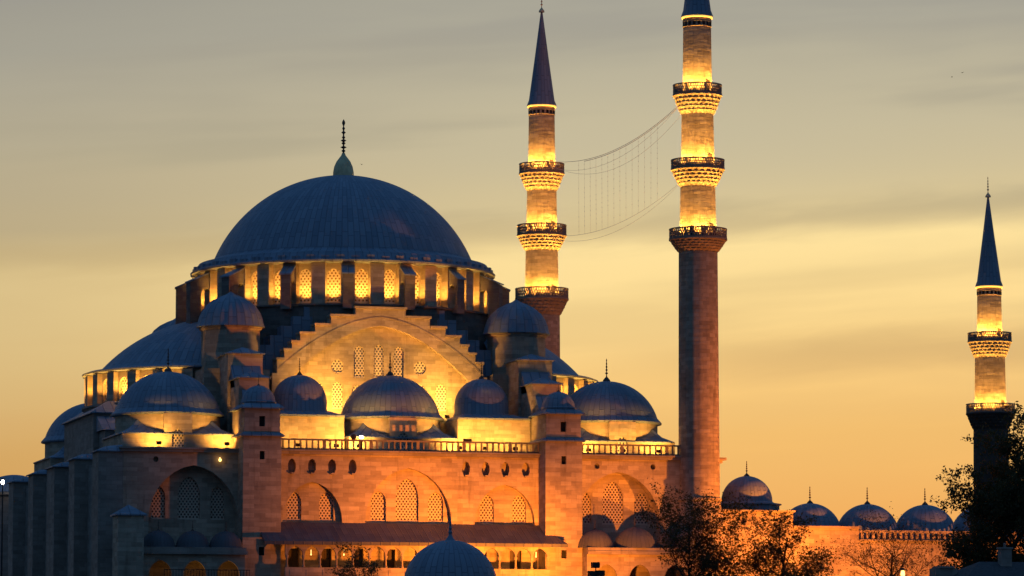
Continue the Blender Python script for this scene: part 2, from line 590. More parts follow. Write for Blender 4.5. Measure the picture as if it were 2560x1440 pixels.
def build_hall():
    # main block behind the modelled facade, stone cornice, terrace
    b = MB()
    b.box(-HX + .02, HX - .02, -HY + 2.2, HY, 0, 21.7)
    b.build('hall_wall', M_STONE, MQ)
    # --- the long facade with arched recesses
    arches = [(0.0, 4.55, 20.1, .6), (-10.1, 3.12, 18.55, .6), (10.25, 3.2, 18.55, .7), (22.5, 4.6, 20.05, 1.5), (-22.4, 4.6, 20.05, 1.5)]
    loops = [arch(c, 12.9, hw, 14.6, za) for c, hw, za, d in arches]
    depths = [d for *_, d in arches]
    holes = [-12.25, -10.15, -8.05, -5.9, 6.1, 8.2, 10.3, 12.5]
    for x in holes:
        loops.append(oval(x, 20.1, .43, .80))
        depths.append(.8)
    for x in (20.2, -26.3, 26.3):
        loops.append(oval(x, 20.6, .28, .30))
        depths.append(.6)
    doors = [-12.1, -8.7, -5.35, -2.0, 1.3, 4.6, 7.7, 11.4]
    for x in doors:
        loops.append([(x - .62, 9.75), (x + .62, 9.75), (x + .62, 11.75), (x - .62, 11.75)])
        depths.append(.6)
    f = MB()
    f.panel((0, -HY, 0), FX, [(-HX, 0), (HX, 0), (HX, 21.35), (-HX, 21.35)], loops, depths, backskip=set(range(5)))
    f.box(-HX - .03, -HX + .6, -HY + .01, -HY + 2.3, 0, 21.34)
    f.box(HX - .6, HX + .03, -HY + .01, -HY + 2.3, 0, 21.34)
    W_ = f.build('facade_wall', M_STONE, MQ)
    wins = {0: [(0, 1.2, 19.05, 16.9), (-3.03, .80, 17.7, 16.6), (3.03, .80, 17.7, 16.6)],
            1: [(-11.87, .75, 17.5, 16.4), (-8.5, .75, 17.5, 16.4)],
            2: [(8.5, .75, 17.5, 16.4), (11.95, .75, 17.5, 16.4)],
            3: [(22.35, 1.15, 19.1, 17.1), (19.25, .75, 18.0, 16.8), (25.45, .75, 18.0, 16.8)],
            4: [(-22.6, 1.15, 18.95, 17.0), (-25.75, .72, 18.0, 16.8), (-19.65, .72, 18.0, 16.8)]}
    for k, ws in wins.items():
        c, hw, za, d = arches[k]
        lp = [arch(x, 14.62, w, zs, zt) for x, w, zt, zs in ws]
        bp = MB()
        bp.panel((0, -HY + d, 0), FX, loops[k], lp, .28, back=False)
        bp.build('arch_infill', M_STONE, MQ)
        for q in lp:
            window(W_, (0, -HY + d, 0), FX, q, .26, M_GRILLE)
    for x in doors:
        m = MB()
        m.box(x - .6, x + .6, -HY + .46, -HY + .56, 9.76, 11.74)
        m.box(x - .03, x + .03, -HY + .42, -HY + .458, 9.8, 11.7)
        m.box(x - .55, x - .06, -HY + .43, -HY + .458, 10.8, 11.6)
        m.box(x + .06, x + .55, -HY + .43, -HY + .458, 10.8, 11.6)
        m.build('door', M_WOOD, W_)
    for x in holes:                       # little stone spouts under the eight openings
        m = MB()
        m.prism([(x - .22, -HY + .25, 19.36), (x + .22, -HY + .25, 19.36), (x + .16, -HY - .35, 19.30), (x - .16, -HY - .35, 19.30)][::-1], (0, 0, .16))
        m.build('spout', M_STONE, W_)
    # cornice and terrace slab
    c = MB()
    c.box(-HX - .35, HX + .35, -HY - .38, -HY + 1.2, 21.36, 21.62)
    c.box(-HX - .48, HX + .48, -HY - .55, -HY + 1.2, 21.623, 21.80)
    c.box(-HX - .35, -HX + 1.2, -HY + 1.2, HY, 21.36, 21.80)
    c.build('cornice', M_DARKSTONE, MQ)
    r = MB()
    r.box(-HX + .5, HX - .5, -HY + 1.0, HY - .5, 21.7, 21.815)
    r.build('terrace', M_LEAD, MQ)


def balustrade(x0, x1, y):
    m = MB()
    z0 = 21.803
    m.box(x0, x1, y, y + .26, z0, z0 + .16)
    m.box(x0, x1, y - .03, y + .29, 22.76, 22.92)
    n = max(1, round((x1 - x0) / .62))
    for i in range(n + 1):
        x = x0 + (x1 - x0) * i / n
        w = .16 if i % 8 == 0 else .075
        x = min(max(x, x0 + w), x1 - w)
        m.box(x - w, x + w, y + .05, y + .22, z0 + .16, 22.76)
    m.build('balustrade', M_PARAPET, MQ)


def tower(s):
    x0, x1 = sorted((s * 13.9, s * 17.85))
    yf, yb = -32.5, -26.5
    m = MB()
    lo = [(15.875 * s - .28, 10.9), (15.875 * s + .28, 10.9), (15.875 * s + .28, 11.75), (15.875 * s - .28, 11.75)]
    q = [(15.875 * s - .25, 20.6), (15.875 * s + .25, 20.6), (15.875 * s + .25, 21.45), (15.875 * s - .25, 21.45)]
    up = [(15.875 * s - .3, 23.95), (15.875 * s + .3, 23.95), (15.875 * s + .3, 25.0), (15.875 * s - .3, 25.0)]
    m.panel((0, yf, 0), FX, [(x0, 0), (x1, 0), (x1, 22.95), (x0, 22.95)], [lo, q], .5, back=False)
    m.poly([(x0, yb, 0), (x0, yf, 0), (x0, yf, 22.95), (x0, yb, 22.95)])
    m.poly([(x1, yf, 0), (x1, yb, 0), (x1, yb, 22.95), (x1, yf, 22.95)])
    a0, a1 = x0 + .12, x1 - .12
    m.panel((0, yf + .12, 0), FX, [(a0, 23.3), (a1, 23.3), (a1, 25.75), (a0, 25.75)], [up], .5, back=False)
    m.poly([(a0, yb, 23.3), (a0, yf + .12, 23.3), (a0, yf + .12, 25.75), (a0, yb, 25.75)])
    m.poly([(a1, yf + .12, 23.3), (a1, yb, 23.3), (a1, yb, 25.75), (a1, yf + .12, 25.75)])
    m.poly([(a1, yb, 22), (a0, yb, 22), (a0, yb, 25.75), (a1, yb, 25.75)])
    T = m.build('tower', M_STONE, MQ)
    for lp in (lo, q, up):
        w = MB()
        xs, zs = [p[0] for p in lp], [p[1] for p in lp]
        yy = yf + (.12 if lp is up else 0) + .42
        w.box(min(xs) - .05, max(xs) + .05, yy, yy + .06, min(zs) - .05, max(zs) + .05)
        w.build('window', M_SHADE, T)
    e = MB()                              # lead skirt above the lower storey
    e.prism([(x0 - .32, yf - .32, 22.951), (x1 + .32, yf - .32, 22.951), (x1 + .32, yb, 22.951), (x0 - .32, yb, 22.951)], (0, 0, .1))
    zt = 23.36
    for A, B, C_, D_ in (((x0 - .32, yf - .32), (x1 + .32, yf - .32), (a1, yf + .12), (a0, yf + .12)),
                         ((x1 + .32, yf - .32), (x1 + .32, yb), (a1, yb), (a1, yf + .12)),
                         ((x0 - .32, yb), (x0 - .32, yf - .32), (a0, yf + .12), (a0, yb))):
        e.poly([(*A, 23.052), (*B, 23.052), (*C_, zt), (*D_, zt)])
    e.build('lead_skirt', M_LEAD, T)
    r = MB()
    cx, cy = (x0 + x1) / 2, -30.45
    e = .38
    R = lambda z, g_: [(a0 - g_, yf + .12 - g_, z), (a1 + g_, yf + .12 - g_, z), (a1 + g_, yb, z), (a0 - g_, yb, z)]
    r.prism(R(25.752, e), (0, 0, .12))
    lowr, upr = R(25.874, e), [(cx - 1.75, cy - 1.75, 26.3), (cx + 1.75, cy - 1.75, 26.3), (cx + 1.75, cy + 1.75, 26.3), (cx - 1.75, cy + 1.75, 26.3)]
    for i in range(4):
        j = (i + 1) % 4
        r.poly([lowr[i], lowr[j], upr[j], upr[i]])
    r.build('tower_roof', M_LEAD, T)
    d = MB()
    d.lathe([(1.72, 26.2), (1.85, 26.52), (1.80, 26.6)] + dome_profile(1.74, 1.62, 26.62, 8), 32, cx, cy, seams=20)
    d.build('dome', M_LEAD, T)
    finial('finial', T, cx, cy, 28.2, 1.1, .16)
    # stepped buttress climbing back to the turret
    for (yy0, yy1, zt, w) in ((-27.0, -22.6, 29.25, 1.55), (-22.6, -17.5, 32.1, 1.85)):
        k = MB()
        xa, xb = cx - w - .25 * s, cx + w - .25 * s
        k.box(xa, xb, yy0, yy1, 21.8, zt)
        B = k.build('buttress', M_STONE, MQ)
        h = MB()
        g_ = .22
        rr = [(xa - g_, yy0 - g_, zt + .1), (xb + g_, yy0 - g_, zt + .1), (xb + g_, yy1, zt + .1), (xa - g_, yy1, zt + .1)]
        h.prism([(x, y, zt + .002) for x, y, z in rr], (0, 0, .097))
        ap0, ap1 = ((xa + xb) / 2, yy0 + 1.6, zt + .85), ((xa + xb) / 2, yy1, zt + .85)
        h.poly([rr[0], rr[1], ap0])
        h.poly([rr[1], rr[2], ap1, ap0])
        h.poly([rr[3], rr[0], ap0, ap1])
        h.build('buttress_roof', M_LEAD, B)
        # sloping shoulder down to the next step
        n = MB()
        n.prism([(xa + .3, yy0, zt - 3.6), (xa + .3, yy0 - 2.2, zt - 3.6), (xa + .3, yy0, zt - 1.2)][::1], (xb - xa - .6, 0, 0))
        n.build('shoulder', M_LEAD, B)


def porch():
    zt, ye = 14.4, -34.6
    sl = (14.4 - 12.3) / (ye + HY)
    P = lambda x, y, dz=0: (x, y, 14.4 + (y + HY) * -sl * -1 + dz) if False else (x, y, 14.4 - (-(y + HY)) * (2.1 / 4.6) + dz)
    r = MB()
    top = [P(-13.88, -HY - .01), P(-13.88, -32.52), P(-16.0, -32.52), P(-16.0, ye), P(15.7, ye), P(14.9, -32.52), P(13.88, -32.52), P(13.88, -HY - .01)]
    r.poly(top, [(p[0] / .62, p[1]) for p in top])
    low = [(x, y, z - .34) for x, y, z in top]
    r.poly(low[::-1])
    for i in range(len(top)):
        j = (i + 1) % len(top)
        r.poly([low[i], low[j], top[j], top[i]])
    r.build('porch_roof', M_LEAD_DARK, MQ)
    # pointed arcade under the eave: columns and spandrels
    n = 16
    xs = [-13.6 + i * 27.3 / n for i in range(n + 1)]
    holes = [arch((a + b) / 2, 10.9, (b - a) / 2 - .10, 11.05, 11.85, 10, .3) for a, b in zip(xs, xs[1:])]
    m = MB()
    base = [(xs[0] - .2, 10.9), (xs[-1] + .2, 10.9)]
    outl = [(xs[0] - .2, 10.9)]
    for h in holes:
        outl += [h[0]] + h[2:][::-1][0:] + [h[1]]
    outl += [(xs[-1] + .2, 10.9), (xs[-1] + .2, 12.0), (xs[0] - .2, 12.0)]
    cl = []
    for p in outl:
        if not cl or hypot(p[0] - cl[-1][0], p[1] - cl[-1][1]) > 1e-4:
            cl.append(p)
    m.panel((0, -34.15, 0), FX, cl)
    m.panel((0, -33.85, 0), (-1, 0, 0), [(-x, z) for x, z in cl][::-1])
    for a, b in zip(cl, cl[1:] + cl[:1]):
        m.poly([(b[0], -34.15, b[1]), (a[0], -34.15, a[1]), (a[0], -33.85, a[1]), (b[0], -33.85, b[1])])
    m.build('arcade_arches', M_STONE, MQ)
    for x in xs:
        c = MB()
        c.lathe([(.17, 9.7), (.17, 9.85), (.11, 9.9), (.10, 10.55), (.17, 10.7), (.19, 10.898)], 10, x, -34.0)
        c.build('column', M_STONE, MQ)
    p = MB()
    p.box(-13.8, 13.88, -34.2, -33.8, 8.6, 9.7)
    for i in range(n):
        p.box(xs[i] + .25, xs[i + 1] - .25, -34.24, -34.202, 8.85, 9.45)
    p.build('gallery_parapet', M_STONE, MQ)
    fl = MB()
    fl.box(-13.8, 13.88, -34.1, -HY - .02, 8.3, 8.59)
    fl.build('gallery_floor', M_STONE, MQ)
    lw = MB()
    lw.panel((0, -34.0, 0), FX, [(-13.8, 0), (13.88, 0), (13.88, 8.3), (-13.8, 8.3)],
             [arch(x, .3, 1.2, 4.2, 6.2) for x in (-12, -9, -6, -3, 0, 3, 6, 9, 12)], 1.4)
    lw.build('lower_arcade', M_STONE, MQ)
    for x in (-11.0, -7.6, 3.2, 12.6):    # little lamps hung under the arches
        b = MB()
        b.lathe([(.0, 10.92), (.05, 10.95), (.06, 11.03), (.03, 11.11), (.03, 11.5)], 8, x, -33.5)
        L = tag(b.build('hanging_lamp', M_BULB), 'small glowing lamp hanging under the porch arches', 'lamp', 'lamps hung in the porch arcade')
    for x, e in ((-11.5, 35), (-7, 38), (-2.5, 48), (2, 60), (6.5, 75), (11, 90)):
        lamp('POINT', (x, -33.0, 11.3), e, (1.0, .40, .08), MQ, .1)


def side_porch(x0, x1, doms, arches_, zroof):
    """low domed porch either side of the towers"""
    m = MB()
    m.panel((0, -34.0, 0), FX, [(x0, 0), (x1, 0), (x1, zroof - .7), (x0, zroof - .7)], [arch(a, 0.4, 1.15, 8.9, 10.3, 12, .15) for a in arches_], .25, back=False)
    m.poly([(x0, -HY, 0), (x0, -34, 0), (x0, -34, zroof - .7), (x0, -HY, zroof - .7)])
    m.poly([(x1, -34, 0), (x1, -HY, 0), (x1, -HY, zroof - .7), (x1, -34, zroof - .7)])
    m.build('side_porch_wall', M_STONE, MQ)
    r = MB()
    r.box(x0, x1 + .2, -34.45, -HY - .02, zroof - .7, zroof - .35)
    r.box(x0, x1 + .1, -34.3, -HY - .02, zroof - .347, zroof)
    r.build('side_porch_roof', M_DARKSTONE, MQ)
    for x, rr in doms:
        d = MB()
        d.lathe([(rr + .05, zroof + .002), (rr, zroof + .25)] + dome_profile(rr - .02, rr * .86, zroof + .26, 9), 40, x, -32.2, seams=28)
        D = d.build('porch_dome', M_LEAD_DARK, MQ)
        finial('finial', D, x, -32.2, zroof + .2 + rr * .86, 1.1, .2)


def bay(cx, cy, half, R, z0, zl, zu, rd, rise, nwin=1):
    """domed bay of the side aisle: square foot, round drum, lead swept over the corners, dome"""
    m = MB()
    x0, x1, y0, y1 = cx - half, cx + half, cy - half, cy + half
    wl = arch(cx, z0 + .1, .62, 23.0, 23.9, 12, .15)
    # lower square walls
    m.panel((0, y0, 0), FX, [(x0, z0), (x1, z0), (x1, zl), (cx + 1.45, zl), (cx + 1.45, zu - .04), (cx - 1.45, zu - .04), (cx - 1.45, zl), (x0, zl)], [wl], .3, back=False)
    m.poly([(x0, y1, z0), (x0, y0, z0), (x0, y0, zl), (x0, y1, zl)])
    m.poly([(x1, y0, z0), (x1, y1, z0), (x1, y1, zl), (x1, y0, zl)])
    m.box(cx - 1.445, cx + 1.445, y0 + .005, y0 + 1.2, zl + .55, zu - .045)
    m.lathe([(R, z0 + .5), (R, zu)], 64, cx, cy)
    B = m.build('aisle_bay_wall', M_STONE_UP, MQ)
    window(B, (0, y0, 0), FX, wl, .25, M_GRILLE_BLUE)
    # swept lead over each corner
    r = MB()
    for q in range(4):
        nseg = 20
        A, Bq = [], []
        for i in range(nseg + 1):
            a = q * pi / 2 + pi / 4 * 0 + (pi / 2) * i / nseg
            ca, sa = cos(a), sin(a)
            e = (half + .22) / max(abs(ca), abs(sa))
            e = min(e, (half + .22) * 1.36)
            gap = max(0.0, half / max(abs(ca), abs(sa)) - R - .45)
            A.append((cx + e * ca, cy + e * sa, zl))
            Bq.append((cx + (R - .02) * ca, cy + (R - .02) * sa, zl + .10 + .62 * gap))
        for i in range(nseg):
            mid0 = [a_ * .45 + b_ * .55 for a_, b_ in zip(A[i], Bq[i])]
            mid1 = [a_ * .45 + b_ * .55 for a_, b_ in zip(A[i + 1], Bq[i + 1])]
            for mm, z_ in ((mid0, Bq[i][2]), (mid1, Bq[i + 1][2])):
                mm[2] = zl + (z_ - zl) * .36
            uv = lambda k: ((k + q * nseg) * .55)
            r.poly([A[i], A[i + 1], mid1, mid0], [(uv(i), 0), (uv(i + 1), 0), (uv(i + 1), 1), (uv(i), 1)], True)
            r.poly([mid0, mid1, Bq[i + 1], Bq[i]], [(uv(i), 1), (uv(i + 1), 1), (uv(i + 1), 2), (uv(i), 2)], True)
            r.poly([(A[i][0], A[i][1], zl - .12), (A[i + 1][0], A[i + 1][1], zl - .12), A[i + 1], A[i]])
    r.build('corner_lead', M_LEAD, B)
    d = MB()
    d.lathe([(R - .05, zu - .12), (R + .42, zu - .02), (R + .45, zu + .12), (rd + .12, zu + .5), (rd, zu + .62)] + dome_profile(rd - .01, rise, zu + .64, 14), 72, cx, cy, seams=56)
    d.build('aisle_dome', M_LEAD, B)
    finial('finial', B, cx, cy, zu + .6 + rise, 2.5, .42)
    return B


def small_bay(cx):
    m = MB()
    s = 1 if cx > 0 else -1
    xa, xb = sorted((6.05 * s, 13.9 * s))
    m.box(xa, xb, -26.8, -17.2, 21.81, 25.45)
    B = m.build('aisle_bay_wall', M_STONE_UP, MQ)
    r = MB()
    r.box(xa - .0, xb + .0, -27.1, -17.2, 25.452, 25.62)
    lo = [(xa, -27.1, 25.622), (xb, -27.1, 25.622), (xb, -17.2, 25.622), (xa, -17.2, 25.622)]
    hi = [(cx - 2.6, -25.0, 26.15), (cx + 2.6, -25.0, 26.15), (cx + 2.6, -19.6, 26.15), (cx - 2.6, -19.6, 26.15)]
    for i in range(4):
        j = (i + 1) % 4
        r.poly([lo[i], lo[j], hi[j], hi[i]])
    r.poly(hi)
    r.build('lead_skirt', M_LEAD, B)
    d = MB()
    d.lathe([(2.98, 26.0), (2.98, 26.25), (2.86, 26.4), (2.85, 27.45)] + dome_profile(2.84, 2.6, 27.47, 12), 56, cx, -22.3, seams=40)
    d.build('aisle_dome', M_LEAD, B)
    finial('finial', B, cx, -22.3, 30.0, 1.9, .3)


def tympanum():
    yt = -16.9
    steps = [(2.75, 37.65), (5.4, 36.75), (7.1, 35.75), (8.7, 34.8), (9.6, 33.85), (10.4, 33.0), (11.2, 32.0), (11.7, 30.6)]
    right = []
    for i, (hx, z) in enumerate(steps):
        right.append((hx, z))
        if i + 1 < len(steps):
            right.append((hx, steps[i + 1][1]))
    outer = [(-11.7, 24.5), (11.7, 24.5)] + right[::-1] + [(-x, z) for x, z in right]
    cl = []
    for p in outer:
        if not cl or hypot(p[0] - cl[-1][0], p[1] - cl[-1][1]) > 1e-5:
            cl.append(p)
    n = 30
    ar = [(-9.9, 25.2), (9.9, 25.2), (9.9, 30.0)]
    # the lit arch: a pointed segment 9.9 half-wide rising from 29.6 to 35.85
    for i in range(1, n):
        x = 9.9 * cos(pi * i / n)
        u = abs(x) / 9.9
        ar.append((x, 29.9 + 5.95 * ((1 - u ** 1.9) * .86 + (1 - u) * .14)))
    ar.append((-9.9, 30.0))
    m = MB()
    m.panel((0, yt - .75, 0), FX, cl, [ar], .75, back=False)
    # tops of the steps run back under the drum
    for i in range(len(cl)):
        a, b = cl[i], cl[(i + 1) % len(cl)]
        m.poly([(b[0], yt - .75, b[1]), (a[0], yt - .75, a[1]), (a[0], yt + 1.6, a[1]), (b[0], yt + 1.6, b[1])])
    A = m.build('stepped_arch', M_STONE_UP, MQ)
    k = MB()
    for i, (hx, z) in enumerate(steps[:-1]):
        inner = 0 if i == 0 else steps[i - 1][0] + .01
        for xa, xb in (((-hx, hx),) if i == 0 else ((-hx, -inner), (inner, hx))):
            k.box(xa - .12 if xa < 0 else xa, xb + .12 if xb > 0 else xb, yt - .98, yt + 1.0, z + .004, z + .24)
    k.build('coping', M_STONE_UP, A)
    c = MB()                               # moulding round the arch
    pts = [(x, z) for x, z in ar[3:-1]]
    for (x0, z0), (x1, z1) in zip(pts, pts[1:]):
        o = lambda x, z, k: (x * (1 + k / 9.9), z + k * .7)
        for k0, k1, yy in ((1.25, 1.42, -.79),):
            p, q = o(x0, z0, k0), o(x1, z1, k0)
            p2, q2 = o(x0, z0, k1), o(x1, z1, k1)
            c.poly([(p[0], yt + yy, p[1]), (p2[0], yt + yy, p2[1]), (q2[0], yt + yy, q2[1]), (q[0], yt + yy, q[1])])
            c.poly([(p2[0], yt + yy, p2[1]), (p2[0], yt - .75, p2[1]), (q2[0], yt - .75, q2[1]), (q2[0], yt + yy, q2[1])])
            c.poly([(p[0], yt - .75, p[1]), (p[0], yt + yy, p[1]), (q[0], yt + yy, q[1]), (q[0], yt - .75, q[1])])
    c.build('arch_moulding', M_STONE_UP, A)
    wl = [arch(-2.15, 30.35, .56, 33.0, 33.75, 10, .05), arch(0.0, 30.35, .56, 33.1, 33.9, 10, .05), arch(2.15, 30.35, .56, 33.0, 33.75, 10, .05),
          oval(-4.5, 31.5, .66, .72, 18), oval(4.5, 31.5, .66, .72, 18), oval(-2.3, 28.9, .62, .66, 16), oval(2.3, 28.9, .62, .66, 16),
          arch(-4.5, 27.0, .58, 29.2, 29.85, 10, .05), arch(4.5, 27.0, .58, 29.2, 29.85, 10, .05),
          arch(-6.6, 27.0, .58, 29.2, 29.85, 10, .05), arch(6.8, 27.0, .58, 29.2, 29.85, 10, .05)]
    t_ = MB()
    t_.panel((0, yt, 0), FX, ar, wl, .22, back=False)
    T = t_.build('tympanum', M_STONE_UP, MQ)
    for q in wl:
        window(T, (0, yt, 0), FX, q, .17, M_GRILLE_BLUE)
    # dark lead-covered stages behind the arch
    s = MB()
    for k in range(7):
        z0 = 30.6 + k * 1.05
        hx = 15.2 - k * 1.25
        s.box(-hx, hx, yt + 1.2 + k * .12, 12, z0, z0 + 1.05 - .004)
    s.build('stepped_roof', M_LEAD, MQ)
    b = MB()
    b.box(-15.4, 15.4, -15.6, 15.6, 21.8, 30.59)
    b.lathe([(16.6, 30.6), (16.6, 38.05), (16.9, 38.1), (16.9, 38.25), (15.0, 38.3)], 64, 0, 0)
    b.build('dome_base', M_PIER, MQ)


def ring_bays(parent, cx, cy, R, n, a_first, step, zb, zt, win, pier_w, pier_out, glow_e, label_front=None, vis=None):
    """drum of flat bays with an arched lattice each, piers between them; lamps at the sills"""
    half = R * tan(step / 2)
    m = MB()
    wins = []
    for k in range(n):
        a = a_first + k * step
        U = Vector((-sin(a), cos(a), 0))
        O = Vector((cx + R * cos(a), cy + R * sin(a), 0))
        lp = arch(0, win[1], win[0], win[2], win[3], 12, .06)
        m.panel(O, U, [(-half, zb), (half, zb), (half, zt), (-half, zt)], [lp], .4, back=False)
        wins.append((O, U, lp, a))
        # pier on the left edge of each bay
        for s_ in ((-.5, .5) if k == n - 1 else (-.5,)):
            b = a + s_ * step
            d, tn = Vector((cos(b), sin(b), 0)), Vector((-sin(b), cos(b), 0))
            c0 = Vector((cx, cy, 0))
            r0, r1 = R - .25, R + pier_out
            P = [c0 + d * r1 - tn * pier_w, c0 + d * r1 + tn * pier_w, c0 + d * r0 + tn * pier_w, c0 + d * r0 - tn * pier_w]
            lo = [p + Vector((0, 0, zb)) for p in P]
            m.prism(lo, (0, 0, zt - zb))
    D = m.build('drum', M_STONE_UP, parent)
    for O, U, lp, a in wins:
        if vis and not vis(a):
            continue
        window(D, O, U, lp, .34, M_GRILLE_UP)
        d = Vector((cos(a), sin(a), 0))
        lamp('SPOT', O + d * (pier_out - .12) + Vector((0, 0, zb + .02)), glow_e, GOLD, MQ, .12,
             O + d * .15 + Vector((0, 0, zb + 2.6)), 92, .9)
    return D


def main_dome():
    # camera stands at about -103 degrees from the dome axis
    vis = lambda a: cos(a - radians(-103.1)) > -.25
    ring_bays(MQ, 0, 0, 15.3, 32, radians(-90 + 5.625 - 11.25 * 3), radians(11.25), 38.25, 42.72, (.71, 38.5, 41.2, 42.15), .75, .85, 3800, vis=vis)
    c = MB()
    c.lathe([(15.1, 42.725), (16.75, 42.80), (16.8, 43.0), (16.3, 43.25), (15.9, 43.95), (15.3, 44.1), (14.3, 44.45), (14.2, 44.62)], 128, 0, 0, seams=128)
    for k in range(64):                    # scalloped lead caps along the ledge
        a = 2 * pi * (k + .5) / 64
        d, tn = Vector((cos(a), sin(a), 0)), Vector((-sin(a), cos(a), 0))
        P = [d * 16.55 - tn * .42, d * 16.55 + tn * .42, d * 15.2 + tn * .38, d * 15.2 - tn * .38]
        c.prism([p + Vector((0, 0, 43.05)) for p in P], (0, 0, .5 if k % 2 else .38))
    c.build('dome_cornice', M_LEAD, MQ)
    d = MB()
    d.lathe(dome_profile(14.18, 9.4, 44.64, 40), 160, 0, 0, seams=132)
    D = d.build('main_dome', M_LEAD, MQ)
    b = MB()                               # gilt bulb and beaded stem
    b.lathe([(1.16, 53.95), (1.14, 54.5), (1.02, 55.1), (.78, 55.65), (.48, 56.05), (.25, 56.35), (.16, 56.6)], 32, 0, 0)
    b.build('finial_bulb', M_GILT, D)
    s = MB()
    p = [(.17, 56.58)]
    for zc, rb in ((56.85, .24), (57.25, .36), (57.7, .24), (58.0, .33), (58.35, .2), (58.9, .26), (59.35, .17)):
        p += [(.09, zc - .15), (rb, zc), (.09, zc + .15)]
    p += [(.06, 59.6), (.19, 59.95), (.15, 60.15), (.0, 60.4)]
    s.lathe(p, 14, 0, 0)
    s.build('finial_stem', M_BRONZE, D)
    # sixteen flying buttresses with an arched passage each
    for k in range(16):
        a = radians(-90 - 11.25 + 22.5 * k)
        if cos(a - radians(-103.1)) < -.35:
            continue
        dd, tn = Vector((cos(a), sin(a), 0)), Vector((-sin(a), cos(a), 0))
        w = .58
        m = MB()
        # side profile in (radius, z): pillar, passage, springer on the drum
        ro, zf_ = (17.35, 37.7) if abs(cos(a)) < .66 and sin(a) < 0 else (18.35, 34.0)
        prof = [(ro, zf_), (ro, 41.35), (15.9, 42.45), (15.9, 40.9)]
        for i in range(7):
            q = pi * i / 6
            prof.append((16.55 - .55 * cos(q), 39.9 + .95 * sin(q)))
        prof += [(17.1, 38.0 if ro > 18 else 38.6), (ro - 1.2 if ro > 18 else 16.3, zf_)]
        P = [dd * r + Vector((0, 0, z)) for r, z in prof]
        A, Bv = [p - tn * w for p in P], [p + tn * w for p in P]
        fl = [Vector((r, z, 0)) for r, z in prof]
        for tri in tessellate_polygon([fl]):
            t0, t1, t2 = tri
            if (fl[t1] - fl[t0]).cross(fl[t2] - fl[t0]).z < 0:
                t1, t2 = t2, t1
            m.poly([A[t0], A[t1], A[t2]])
            m.poly([Bv[t0], Bv[t2], Bv[t1]])
        for i in range(len(P)):
            j = (i + 1) % len(P)
            m.poly([A[j], A[i], Bv[i], Bv[j]])
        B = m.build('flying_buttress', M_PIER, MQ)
        cp = MB()
        g_ = .12
        q0, q1 = dd * (ro + g_) + Vector((0, 0, 41.36)), dd * 15.9 + Vector((0, 0, 42.47))
        cp.prism([q0 - tn * (w + g_), q0 + tn * (w + g_), q1 + tn * (w + g_), q1 - tn * (w + g_)], (0, 0, .14))
        cp.build('buttress_cap', M_LEAD, B)


def half_dome(s):
    """half dome on the long axis (s = -1 towards the left of the photo)"""
    cx = 13.5 * s
    a_mid = 0 if s > 0 else pi
    st = radians(12.86)
    vis = lambda a: cos(a - radians(-103.1)) > -.2
    ring_bays(MQ, cx, 0, 14.3, 14, a_mid - st * 6.5, st, 27.95, 31.25, (.82, 28.25, 29.9, 30.7), .6, .6, 2400, vis=vis)
    m = MB()
    a0, a1 = a_mid - pi / 2, a_mid + pi / 2
    m.lathe([(14.0, 31.26), (15.15, 31.36), (15.2, 31.52), (14.7, 31.7), (13.3, 31.95)] + dome_profile(13.2, 5.9, 32.0, 18), 80, cx, 0, a0, a1, seams=112)
    H = m.build('half_dome', M_LEAD, MQ)
    w = MB()
    w.lathe([(14.9, 21.8), (14.9, 27.6), (15.2, 27.7), (15.2, 27.9), (14.0, 27.94)], 64, cx, 0, a0, a1)
    w.build('half_dome_base', M_DARKSTONE, MQ)


def turret(sx, sy):
    cx, cy = 15.65 * sx, 15.0 * sy
    m = MB()
    m.lathe([(3.15, 29.5), (3.15, 35.1), (3.4, 35.3), (3.4, 35.48)], 8, cx, cy, pi / 8, 2 * pi + pi / 8, smooth=False)
    T = m.build('turret_wall', M_STONE, MQ)
    b = MB()
    b.box(cx - 3.5, cx + 3.5, cy - 3.5, cy + 3.5, 21.8, 30.9)
    b.build('turret_base', M_STONE, T)
    d = MB()
    prof = [(3.2, 35.482), (3.62, 35.5), (3.58, 35.66), (3.38, 35.9), (3.28, 36.4), (3.02, 37.1), (2.55, 37.8), (1.9, 38.35), (1.1, 38.78), (.45, 39.05), (.12, 39.3), (0, 39.42)]
    d.lathe(prof, 192, cx, cy, seams=24, rf=lambda a, j: 1.0 + (.035 * abs(cos(12 * a)) if 3 <= j <= 9 else 0))
    d.build('ribbed_dome', M_LEAD, T)
    finial('finial', T, cx, cy, 39.35, 1.3, .14)


